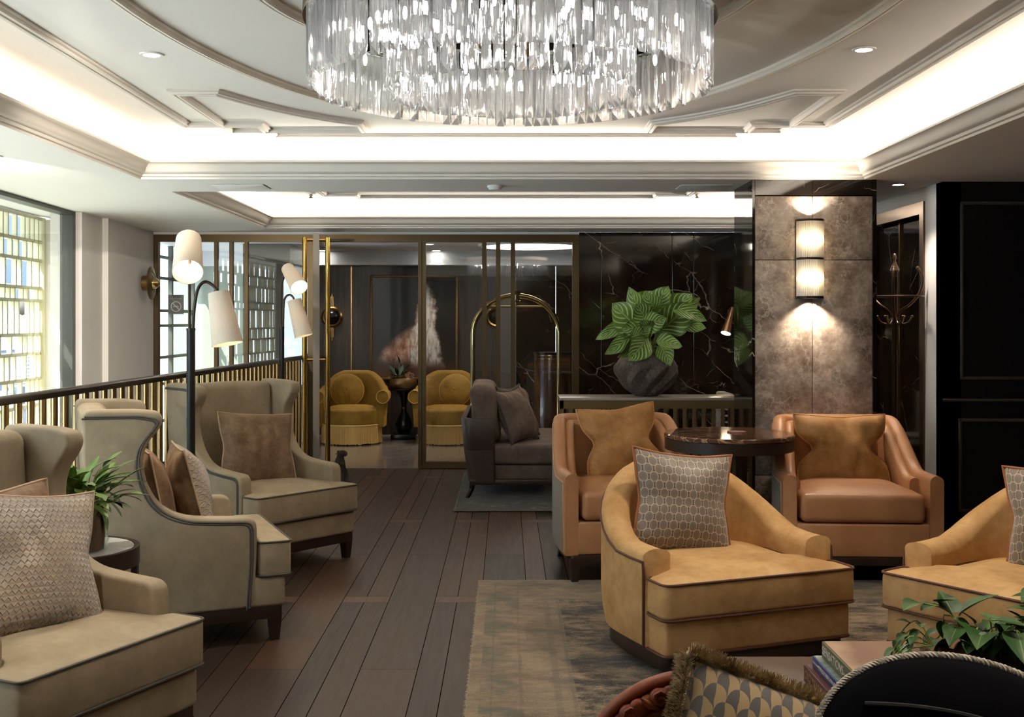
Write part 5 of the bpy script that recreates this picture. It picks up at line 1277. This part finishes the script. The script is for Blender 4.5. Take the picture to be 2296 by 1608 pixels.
for x in (-.42, .42):
    for y in (-.24, .24): obj('wheel', MB().lathe([(0, -.02), (.075, -.02), (.075, .02), (0, .02)], 24, Matrix.Translation((x, y, .076)) @ Matrix.Rotation(R(90), 4, 'Y')), MAT['blackmetal'], t)
# round host desk
t = thing('host_desk', 'round polished wood host desk with brass bands beyond the glass panel', 'desk', (.55, 12.75, 0))
def deskm():
    g = G('polished_burr_wood'); n = g.noise(g.map(g.co(), (3, 3, 1)), 5, 6, .6); return g.done(g.bsdf(g.ramp(n, [(.3, '#3a1e12'), (.7, '#5e3420')]), .16, Coat_Weight=.5))
obj('body', MB().lathe([(0, 0), (.235, 0), (.235, 1.072), (0, 1.072)], 56), deskm(), t)
obj('table_top', MB().lathe([(0, 1.07), (.24, 1.07), (.245, 1.08), (.245, 1.095), (0, 1.1)], 56), MAT['blackpaint'], t)
bd = MB()
for z in (1.02, 1.06): bd.lathe([(.2, z), (.239, z), (.239, z + .008), (.2, z + .008), (.2, z)], 56)
obj('band', bd, MAT['brass'], t)
# vestibule: call points and notice
def callpoint(px, py, D, col, label, txt):
    q = P(px, py, D); t = thing('call_point', label, 'call point', (q.x, D, q.z))
    obj('housing', MB().rbox(-.048, .048, -.03, 0, -.055, .055, .006, 2), plain('callpoint_' + txt, col, .35), t)
    obj('window_plate', MB().rbox(-.032, .032, -.034, -.028, -.022, .014, .003, 2), plain('callpoint_white', '#e8e8e4', .4), t)
    obj('symbol', MB().lathe([(0, 0), (.006, 0), (.006, .004), (0, .004)], 12, Matrix.Translation((0, -.034, -.004)) @ Matrix.Rotation(R(90), 4, 'X')).box(-.018, -.010, -.0365, -.0335, -.007, -.001).box(.010, .018, -.0365, -.0335, -.007, -.001), plain('callpoint_ink', '#1d1d20', .5), t)
callpoint(645, 769, 12.598, '#b4342c', 'red fire call point on the dark vestibule wall', 'red')
callpoint(664, 769, 12.598, '#2c8a5c', 'green door release box beside the red call point', 'green')
q = P(653, 791, 12.598); tag(obj('switch_plate', MB().rbox(q.x - .045, q.x + .045, 12.585, 12.599, q.z - .045, q.z + .045, .004, 2), MAT['alu']), 'small satin switch plate below the call points', 'switch')
def text(body, size, mat, parent, M, ext=.0006, name='lettering'):
    c = bpy.data.curves.new(name, 'FONT'); c.body = body; c.size = size; c.extrude = ext; c.align_x = 'CENTER'; c.align_y = 'CENTER'
    tmp = bpy.data.objects.new(name, c); C.objects.link(tmp); dg = bpy.context.evaluated_depsgraph_get()
    me = bpy.data.meshes.new_from_object(tmp.evaluated_get(dg)); bpy.data.objects.remove(tmp)
    me.materials.clear(); me.materials.append(mat); o = bpy.data.objects.new(name, me); C.objects.link(o); o.parent = parent; o.matrix_local = M; return o
q = P(395, 683, PY + .012)
t = thing('no_smoking_sign', 'dark no-smoking notice stuck on the glass partition', 'sign', (q.x, PY + .012, q.z))
obj('plate', MB().box(-.075, .075, -.002, .002, -.095, .095), plain('sign_grey', '#6f757c', .4), t, 0)
SW = plain('sign_white', '#e9e9ea', .5)
obj('symbol', MB().tube([(.048 * math.cos(a), -.003, -.02 + .048 * math.sin(a)) for a in [2 * PI * i / 28 for i in range(28)]], .005, 6, True).tube([(-.034, -.003, .014), (.034, -.003, -.054)], .005, 6).box(-.03, .025, -.004, -.002, -.024, -.014), SW, t)
text('NO SMOKING', .018, SW, t, Matrix.Translation((0, -.003, .06)) @ Matrix.Rotation(R(90), 4, 'X'))
text('It is against the law to smoke\nin these premises', .007, SW, t, Matrix.Translation((0, -.003, .043)) @ Matrix.Rotation(R(90), 4, 'X'))

# ================================================================== COAT STAND
CXY = Vector((2.506, 7.2, 0))
t = thing('coat_stand', 'tall dark bronze coat stand with curled hooks beside the marble column', 'coat stand', tuple(CXY))
MC = plain('dark_antique_bronze', '#6a5342', .3, .85)
zz = lambda py: H - (py - CY) / F * 7.2
zh = zz(730)
pl = MB()
for i in range(4):
    a = PI / 4 + i * PI / 2; pl.tube([(.013 * math.cos(a), .013 * math.sin(a), .05), (.013 * math.cos(a), .013 * math.sin(a), zz(612))], .008, 10)
obj('pole', pl, MC, t, 60)
obj('finial', MB().lathe([(0, zz(568)), (.008, zz(570)), (.012, zz(578)), (.006, zz(584)), (.013, zz(592)), (.026, zz(602)), (.03, zz(607)), (.018, zz(612)), (.02, zz(620)), (0, zz(622))][::-1], 24), MC, t, 50)
for i in range(6):
    a = R(8) + i * PI / 3; ca_, sa_ = math.cos(a), math.sin(a)
    prof = [(.018, zz(712)), (.045, zz(697)), (.11, zz(682)), (.17, zz(660)), (.196, zz(635)), (.19, zz(615)), (.165, zz(604))]
    h_ = MB().tube(spline([(r * ca_, r * sa_, z) for r, z in prof], 6), .0075, 8); h_.ball((.163 * ca_, .163 * sa_, zz(603)), .011, 8)
    obj('hat_hook', h_, MC, t, 60)
    a += PI / 6; ca_, sa_ = math.cos(a), math.sin(a)
    prof = [(.016, zz(700)), (.022, zz(716)), (.05, zz(726)), (.085, zz(722)), (.105, zz(711))]
    h_ = MB().tube(spline([(r * ca_, r * sa_, z) for r, z in prof], 6), .0065, 8); h_.ball((.106 * ca_, .106 * sa_, zz(710)), .010, 8)
    obj('coat_hook', h_, MC, t, 60)
obj('hoop', MB().tube([(.175 * math.cos(a), .175 * math.sin(a), zz(665)) for a in [2 * PI * i / 40 for i in range(40)]], .006, 8, True), MC, t, 60)
for i in range(4):
    a = PI / 4 + i * PI / 2; ca_, sa_ = math.cos(a), math.sin(a)
    obj('foot', MB().tube(spline([(.012 * ca_, .012 * sa_, .45), (.03 * ca_, .03 * sa_, .25), (.11 * ca_, .11 * sa_, .10), (.19 * ca_, .19 * sa_, .012)], 6), .009, 8), MC, t, 60)

# patterned chair behind the console
t = thing('patterned_chair', 'black and white patterned chair half hidden behind the bronze console', 'chair', (1.98, 9.75, 0), R(90))
def zig():
    g = G('black_white_weave'); x, y, z = g.sep(g.co()); a = g.M('FRACT', g.M('ADD', g.M('MULTIPLY', x, 26), g.M('MULTIPLY', g.M('ABSOLUTE', g.M('SUBTRACT', g.M('FRACT', g.M('MULTIPLY', z, 18)), .5)), 1.2)))
    return g.done(g.bsdf(g.mix(g.M('GREATER_THAN', a, .5), '#100f10', '#d9d3c8'), .8))
zg = zig()
obj('backrest', MB().rbox(-.20, .20, .02, .12, .42, .825, .025, 4), zg, t); obj('seat', MB().rbox(-.21, .21, -.40, .1, .38, .46, .025, 4), zg, t)
for x in (-.18, .18):
    for y in (-.36, .07): obj('leg', MB().tube([(x, y, .39), (x, y, 0)], [.018, .012], 8), MAT['blackpaint'], t)

# small dog figure sitting by the door
t = thing('dog_figure', 'small curly-coated toy dog sitting on the floor by the open door', 'dog figure', (-1.492, 9.98, 0))
def dogm():
    g = G('curly_dog_coat'); v = g.co(); x, y, z = g.sep(v); n = g.vor(v, 230); n2 = g.noise(v, 30, 4)
    c = g.mix(g.ramp(n, [(.1, 0.0), (.5, 1.0)]), '#7d6a5e', '#2b211d'); sad = g.M('MULTIPLY', g.ramp(z, [(.085, 0.0), (.10, 1.0), (.165, 1.0), (.18, 0.0)]), 1.0)
    return g.done(g.bsdf(g.mix(g.M('MULTIPLY', sad, .8), c, '#171310'), .85, 0, g.bump(n, 1.0, .012)))
dg_ = dogm()
def skin(name, pts, edges, rad, mat, parent, lv=2):
    me = bpy.data.meshes.new(name); me.from_pydata(pts, edges, []); o = bpy.data.objects.new(name, me); C.objects.link(o); o.parent = parent
    md = o.modifiers.new('skin', 'SKIN'); sv = me.skin_vertices[0].data
    for i, r in enumerate(rad): sv[i].radius = (r, r) if not isinstance(r, tuple) else r
    sv[0].use_root = True
    o.modifiers.new('sub', 'SUBSURF').levels = lv; o.modifiers['sub'].render_levels = lv; md.use_smooth_shade = True
    me.materials.append(mat); return o
pts = [(0, .03, .07), (0, .02, .13), (.005, -.01, .19), (.008, -.03, .235), (.012, -.035, .27), (.045, -.05, .272), (.075, -.062, .262),
       (-.035, -.05, .15), (-.035, -.07, .07), (-.035, -.085, .012), (.035, -.05, .15), (.035, -.07, .07), (.035, -.085, .012),
       (-.05, .01, .055), (-.06, -.05, .03), (-.06, -.09, .012), (.05, .01, .055), (.06, -.05, .03), (.06, -.09, .012), (0, .08, .06), (.01, .10, .10)]
ed = [(0, 1), (1, 2), (2, 3), (3, 4), (4, 5), (5, 6), (2, 7), (7, 8), (8, 9), (2, 10), (10, 11), (11, 12), (0, 13), (13, 14), (14, 15), (0, 16), (16, 17), (17, 18), (0, 19), (19, 20)]
rd = [.055, .055, .045, .032, .040, .030, .020, .022, .016, .015, .022, .016, .015, .034, .022, .015, .034, .022, .015, .014, .009]
skin('body', pts, ed, rd, dg_, t)
for sx in (-1, 1):
    e = MB(); leaf(e, (.010 + sx * .022, -.040, .286), (sx * .6, -.4, -.75), .045, .036, .1, .1, nu=5, nv=3, sidev=Vector((.3, -1, 0))); e.ball((.010 + sx * .020, -.036, .284), .011, 8)
    obj('ear', e, dg_, t)
obj('nose', MB().ball((.064, -.057, .262), .008, 8), MAT['blackpaint'], t)

# ================================================================== COFFEE TABLE GROUP
t = thing('coffee_table', 'low dark wood coffee table carrying the books and trailing plant', 'coffee table', (1.42, 3.10, 0))
obj('table_top', MB().rbox(-.84, .95, -.42, .325, .375, .42, .004, 2), plain('satin_brown_wood', '#4a3a30', .28, var=.15, sc=9), t)
for x in (-.78, .89):
    for y in (-.36, .265): obj('leg', MB().box(x - .03, x + .03, y - .03, y + .03, 0, .376), MAT['darkwood'], t)
def book(label, x0, y0, w, l, z0, h, cover, spine_txt, tm, ts, rz=0.0, small=None, pattern=None):
    t = thing('book', label, 'book', (x0, y0, z0), rz, 'stack of art books on the coffee table')
    cm = plain('cover_' + cover[1:], cover, .4, var=.05) if pattern is None else pattern
    k = .004
    obj('cover', MB().rbox(0, w, 0, l, 0, k, .001, 1).rbox(0, w, 0, l, h - k, h, .001, 1), cm, t)
    sp = obj('spine', MB().rbox(-.003, .005, 0, l, 0, h, .002, 2), plain('spine_' + cover[1:], ts[2], .45), t)
    obj('pages', MB().box(.005, w - .005, .004, l - .004, k, h - k), plain('book_pages', '#d8cfbf', .8), t, 0)
    M = Matrix(((0, 0, -1, -.0036), (-1, 0, 0, l * ts[1]), (0, 1, 0, h * .5), (0, 0, 0, 1)))
    text(spine_txt, ts[0], tm, sp, M)
    if small: text(small[0], small[1], tm, sp, Matrix(((0, 0, -1, -.0036), (-1, 0, 0, l * small[2]), (0, 1, 0, h * small[3]), (0, 0, 0, 1))))
    return t
tw = plain('title_white', '#ece6da', .5); tg = plain('title_gilt', '#b08a5c', .4); 
def landscape():
    g = G('impressionist_jacket'); n = g.noise(g.map(g.co(), (6, 14, 6)), 3, 6, .7); return g.done(g.bsdf(g.ramp(n, [(.3, '#5b7a7c'), (.5, '#9bb0a8'), (.7, '#d0cbb4')]), .35))
def sunsetm():
    g = G('tan_jacket'); x, y, z = g.sep(g.co()); n = g.noise(g.co(), 9, 4); f = g.M('ADD', g.M('MULTIPLY', x, 3.2), g.M('MULTIPLY', n, .5)); return g.done(g.bsdf(g.ramp(f, [(.28, '#a98a6c'), (.5, '#7d5544'), (.7, '#8d6b52')]), .32))
book('dark red art book at the bottom of the stack on the coffee table', .853, 2.88, .27, .31, .4205, .048, '#5a2a26', 'OLD YEARS OF THE', tg, (.032, .5, '#5a2a26'))
book('blue-spined art book in the middle of the stack', .872, 2.885, .25, .285, .469, .030, '#34406f', 'IMPRESSIONISTS IN LONDON', tw, (.0155, .42, '#34407a'), 0, ('THE EXHIBITION', .007, .88, .5), landscape())
book('thick olive-spined art book lettered in white, on top of the stack', .893, 2.87, .25, .28, .4995, .046, '#8a6a50', 'SENSATIONS', tw, (.034, .62, '#6b6a4c'), 0, ('a history of', .009, .2, .4), sunsetm())
# trailing plant on a bark log
TP = Vector((1.335, 3.02, .4205))
t = thing('bark_planter', 'rough bark log planter on the coffee table', 'planter', tuple(TP))
bk = MB(); bk.tube(spline([(-.20, .02, .07), (-.08, .0, .085), (.08, .02, .075), (.26, -.02, .08)], 8), [.045 + .03 * abs(math.sin(i * 1.1)) for i in range(25)], 18)
for i in range(9): bk.tube([(-.15 + .04 * i, -.05, .05 + .008 * (i % 3)), (-.16 + .045 * i, -.085 - .01 * (i % 2), .055 + .012 * (i % 3))], [.03, .022], 9)
bk.v = [v + Vector((0, 0, .010 * noise.noise(v * 40))) + Vector((noise.noise(v * 31) * .008, 0, 0)) for v in bk.v]
bk.v = [Vector((v.x, v.y, max(v.z, .002))) for v in bk.v]
obj('log', bk, MAT['bark'], t, 60)
t = thing('trailing_plant', 'trailing heart-leaved green plant in the bark log on the coffee table', 'plant', tuple(TP + Vector((0, 0, .12))))
fo = MB(); st = MB(); rr = random.Random(17)
for k in range(44):
    a = rr.uniform(0, 2 * PI); b = Vector((rr.uniform(-.10, .26), rr.uniform(-.04, .05), .0)); reach = rr.uniform(.06, .20)
    el = rr.uniform(-.1, 1.2); d = Vector((math.cos(a) * math.cos(el), math.sin(a) * math.cos(el) * .7, math.sin(el) * .9))
    p1 = b + d * reach * .5 + Vector((0, 0, .05)); p2 = b + d * reach + Vector((0, 0, -.02 if el < .4 else .02)); vine = spline([b, p1, p2], 6)
    st.tube(vine, .0024, 5)
    for j in (5, 9, 12):
        q = vine[min(j, len(vine) - 1)]; dd = Vector((rr.uniform(-1, 1), rr.uniform(-1, .4), rr.uniform(-.7, .5))).normalized()
        s = rr.choice((.05, .06, .075, .09, .12)); st.tube([q, q + dd * .02], .0016, 4); leaf(fo, q + dd * .018, dd, s, s * .72, rr.uniform(.05, .35), .14, shape='heart', nu=8, nv=4)
for k in range(5):
    b = Vector((-.18, .0, .03)); e = Vector((-.26 - .03 * k, .02 - .03 * k, .06 - .035 * k)); vine = spline([b, (b + e) / 2 + Vector((0, 0, .05)), e, e + Vector((-.01, -.01, -.03))], 5); st.tube(vine, .002, 5)
    for q in vine[4::3]:
        dd = Vector((rr.uniform(-1, .2), rr.uniform(-1, 0), rr.uniform(-.8, .3))).normalized(); leaf(fo, q, dd, .042, .03, .2, .14, shape='heart', nu=6, nv=4)
obj('foliage', fo, MAT['heart'], t, 80); obj('stems', st, MAT['stem'], t, 60)

# carved chair and cushions in the near foreground
def carved():
    g = G('carved_red_wood'); v = g.co(); n = g.noise(v, 25, 4); ao = g.nd('ShaderNodeNewGeometry').outputs['Pointiness']
    return g.done(g.bsdf(g.ramp(n, [(.3, '#7a3519'), (.7, '#a3512a')]), .42))
MW = carved()
CD = 2.72
t = thing('carved_chair', 'carved reddish wood chair back with dark leather, in the near foreground', 'armchair', (.46, CD, 0))
def arcp(a, ra, rb): return Vector((ra * math.cos(a), 0, .37 + rb * math.sin(a)))
fr = MB(); N = 40
for i0, (ra, rb, r, yo) in enumerate(((.262, .232, .014, .0), (.198, .172, .009, -.012))):
    fr.tube([arcp(PI * .02 + PI * .96 * i / N, ra, rb) + Vector((0, yo - .05 * math.sin(PI * i / N), 0)) for i in range(N + 1)], r, 10, flat=1.4)
fr.grid(lambda a, b: arcp(PI * .02 + PI * .96 * a, .262 - .064 * b, .232 - .060 * b) + Vector((0, -.05 * math.sin(PI * a) - .012 * b - .006, 0)), 40, 4)
fr.grid(lambda a, b: arcp(PI * .02 + PI * .96 * a, .262 - .064 * b, .232 - .060 * b) + Vector((0, -.05 * math.sin(PI * a) + .03, 0)), 40, 4)
rail = obj('crest_rail', fr, MW, t, 50)
cv = MB(); rr = random.Random(6)
for i in range(24):
    a = PI * (.05 + .90 * i / 23); s = rr.uniform(.016, .026); p = arcp(a, .230, .203) + Vector((0, -.05 * math.sin(a) - .022, 0))
    cv.ball(p, s, 10, sc=(1.15, .8, 1)); 
    if i % 3 == 0:
        k = MB(); sp_ = [p + Vector((.020 * (1 - q / 14) * math.cos(q * .8), -.014, .020 * (1 - q / 14) * math.sin(q * .8))) for q in range(13)]; cv.tube(sp_, .006, 6)
    if i % 3 == 1: cv.tube([p + Vector((-.02, -.012, .012)), p + Vector((0, -.020, -.002)), p + Vector((.022, -.012, -.014))], [.004, .009, .004], 6)
obj('fruit_carving', cv, MW, rail, 60)
sp = MB().slab(fillet([(.06, .02), (.12, .02), (.15, .28), (.11, .50), (.03, .53), (.02, .40)], .02, 4, True), -.05, -.02, .006, 2, 'xz')
for k in range(4): sp.tube([(.04 + .005 * k, -.054, .46 - .05 * k), (.075, -.056, .435 - .05 * k), (.11 + .004 * k, -.054, .455 - .05 * k)], .004, 6)
sp.tube([(.135 + .022 * math.cos(a), -.05, .40 + .045 * math.sin(a)) for a in [2 * PI * i / 20 for i in range(20)]], .008, 8, True)
obj('back_splat', sp, MW, t, 50)
obj('back_pad', MB().slab(fillet([(-.20, .06), (.20, .06), (.19, .40), (.11, .505), (-.11, .505), (-.19, .40)], .05, 5, True), -.005, .035, .02, 4, 'xz'), plain('dark_plum_leather', '#2b2226', .45, var=.2), t, 60)
obj('seat', MB().rbox(-.2, .2, .04, .40, .26, .335, .03, 4), plain('dark_plum_leather', '#2b2226', .45, var=.2), t)
obj('seat_rail', MB().rbox(-.21, .21, -.02, .41, .22, .27, .008, 2), MW, t)
for x in (-.19, .19):
    for y in (.01, .38): obj('leg', MB().tube([(x, y, .25), (x * 1.03, y, .16), (x * 1.05, y, 0)], [.03, .02, .014], 10), MW, t)
# dark bench below the frame carrying the two big cushions
t = thing('bench', 'low dark velvet bench in the near foreground under the big cushions', 'bench', (1.30, 2.28, 0))
obj('seat', MB().rbox(-.55, .65, -.25, .16, .16, .34, .03, 4), MAT['black_velvet'], t)
for x in (-.48, .58):
    for y in (-.2, .1): obj('leg', MB().box(x - .02, x + .02, y - .02, y + .02, 0, .165), MAT['darkwood'], t)
# fringed cushion
FM = xf((.625, 2.50, .385), R(6), -.5, R(21))
t, ed_ = pillow('cushion', 'patterned fish-scale cushion with a brown brush fringe, in the near foreground', 'cushion', .56, .46, .085, FM, MAT['scales'], MAT['scales'], None, seed=20, pin=.03, wr=.006, n=30)
fm = MB(); rr = random.Random(9); k = 40
ring = [ed_(-1 + 2 * i / k, 1) for i in range(k)] + [ed_(1, 1 - 2 * i / k) for i in range(k)] + [ed_(1 - 2 * i / k, -1) for i in range(k)] + [ed_(-1, -1 + 2 * i / k) for i in range(k)]
fm.tube(ring, .012, 8, True)
for i in range(17000):
    s = rr.random() * len(ring); a = ring[int(s) % len(ring)]; b = ring[(int(s) + 1) % len(ring)]; p = a.lerp(b, s % 1); tg_ = (b - a).normalized(); out = Vector((p.x / .28, 0, p.z / .23)).normalized(); out = (out - tg_ * out.dot(tg_)).normalized()
    th = rr.uniform(-1.9, 1.9); d = (out * math.cos(th) + Vector((0, -1, 0)) * math.sin(th) + tg_ * rr.uniform(-.3, .3)).normalized(); L = rr.uniform(.018, .032); e = tg_ * .0013; p2 = p + d * .006
    fm.add([p2 - e, p2 + e, p2 + d * L + e * .4, p2 + d * L - e * .4], [(0, 1, 2, 3)])
def fringem():
    g = G('brown_brush_fringe'); n = g.noise(g.co(), 26, 4, .7); return g.done(g.bsdf(g.ramp(n, [(.35, '#7a6445'), (.5, '#a8926c'), (.68, '#d0bb95')]), .8))
obj('fringe', fm, fringem(), t, 0)
# round black cushion with silver rope
BMx = xf((1.02, 2.44, .46), R(-4), -.30, R(15))
t = thing('cushion', 'round-topped black velvet cushion edged in silver rope, in the near foreground', 'cushion', M=BMx)
def be(u, v):
    x = u * math.sqrt(1 - v * v / 2); z = v * math.sqrt(1 - u * u / 2); return Vector((x * .34, 0, z * .235))
def bs(sg):
    def fn(a, b):
        u, v = 2 * a - 1, 2 * b - 1; p = be(u, v); q = max(0, 1 - (u * u + v * v - u * u * v * v)); y = .10 * q ** .55 * (1 + .08 * noise.noise(Vector((p.x * 12, p.z * 3, 2))))
        return Vector((p.x, sg * y, p.z))
    return fn
obj('front_cover', MB().grid(bs(-1), 36, 36), MAT['black_velvet'], t, 70); obj('back_cover', MB().grid(bs(1), 36, 36), MAT['black_velvet'], t, 70)
rp = MB(); K = 420
for ph in (0, 2 * PI / 3, 4 * PI / 3):
    pts = []
    for i in range(K):
        a = 2 * PI * i / K; c = Vector((.343 * math.cos(a), 0, .238 * math.sin(a))); n_ = Vector((math.cos(a), 0, math.sin(a))); w = a * 75 + ph
        pts.append(c + n_ * .0055 * math.cos(w) + Vector((0, 1, 0)) * .0055 * math.sin(w))
    rp.tube(pts, .0042, 5, True)
obj('rope_trim', rp, plain('silver_rope', '#b9b0a0', .5, var=.15, sc=60), t, 60)
zp = []
for i in range(33):
    u = -.80 + 1.60 * i / 32; zz_ = .30 + .18 * (1 - (u + .1) ** 2); p = bs(-1)((u + 1) / 2, (zz_ + 1) / 2); zp.append(p + Vector((0, -.003, 0)))
obj('zip', MB().tube(zp, .005, 6, flat=2.2), plain('dark_zip', '#2c2a28', .6), t, 60)

# passer-by on the pavement outside the window
q = Vector((-4.62, 10.7, -.1))
t = thing('person', 'person in a pale blue striped shirt standing outside behind the lattice screen', 'person', tuple(q), R(-60))
pts = [(0, 0, .92), (0, .01, 1.10), (0, .0, 1.32), (0, -.01, 1.43), (0, -.015, 1.49), (0, -.03, 1.58), (0, -.02, 1.66),
       (.17, .0, 1.38), (.21, -.02, 1.12), (.19, -.14, .93), (.18, -.22, .92), (-.17, .0, 1.38), (-.22, -.02, 1.12), (-.20, -.06, .88), (-.20, -.08, .80),
       (.09, .0, .88), (.095, -.02, .50), (.095, .02, .10), (.095, -.10, .04), (-.09, .0, .88), (-.10, .02, .50), (-.10, .05, .10), (-.10, -.07, .04)]
ed = [(0, 1), (1, 2), (2, 3), (3, 4), (4, 5), (5, 6), (2, 7), (7, 8), (8, 9), (9, 10), (2, 11), (11, 12), (12, 13), (13, 14), (0, 15), (15, 16), (16, 17), (17, 18), (0, 19), (19, 20), (20, 21), (21, 22)]
rd = [(.15, .11), (.14, .10), (.16, .10), .065, .055, .085, .075, .06, .045, .036, .035, .06, .045, .036, .035, .085, .06, .045, .035, .085, .06, .045, .035]
def pers():
    g = G('striped_shirt_and_trousers'); x, y, z = g.sep(g.co()); st_ = g.M('GREATER_THAN', g.M('FRACT', g.M('MULTIPLY', z, 28)), .62)
    shirt = g.mix(st_, '#c9d3e2', '#5c6f94'); c = g.mix(g.M('GREATER_THAN', z, .93), '#4a5368', shirt); c = g.mix(g.M('GREATER_THAN', z, 1.45), c, '#c79a80'); return g.done(g.bsdf(c, .8))
skin('body', pts, ed, rd, pers(), t)
hr = MB().ball((0, .0, 1.655), .098, 12, sc=(.95, 1.05, .95)); obj('hair', hr, plain('dark_hair', '#2a211c', .7), t)
fc = MB()
for sx in (-1, 1): fc.ball((sx * .032, -.108, 1.60), .010, 8); fc.ball((sx * .088, -.02, 1.585), .02, 8, sc=(.5, 1, 1.3))
fc.ball((0, -.122, 1.57), .014, 8, sc=(.8, 1.2, 1.2)); fc.ball((0, -.108, 1.535), .018, 8, sc=(1.2, .4, .4)); obj('face', fc, plain('face_tone', '#b4826a', .6), t)
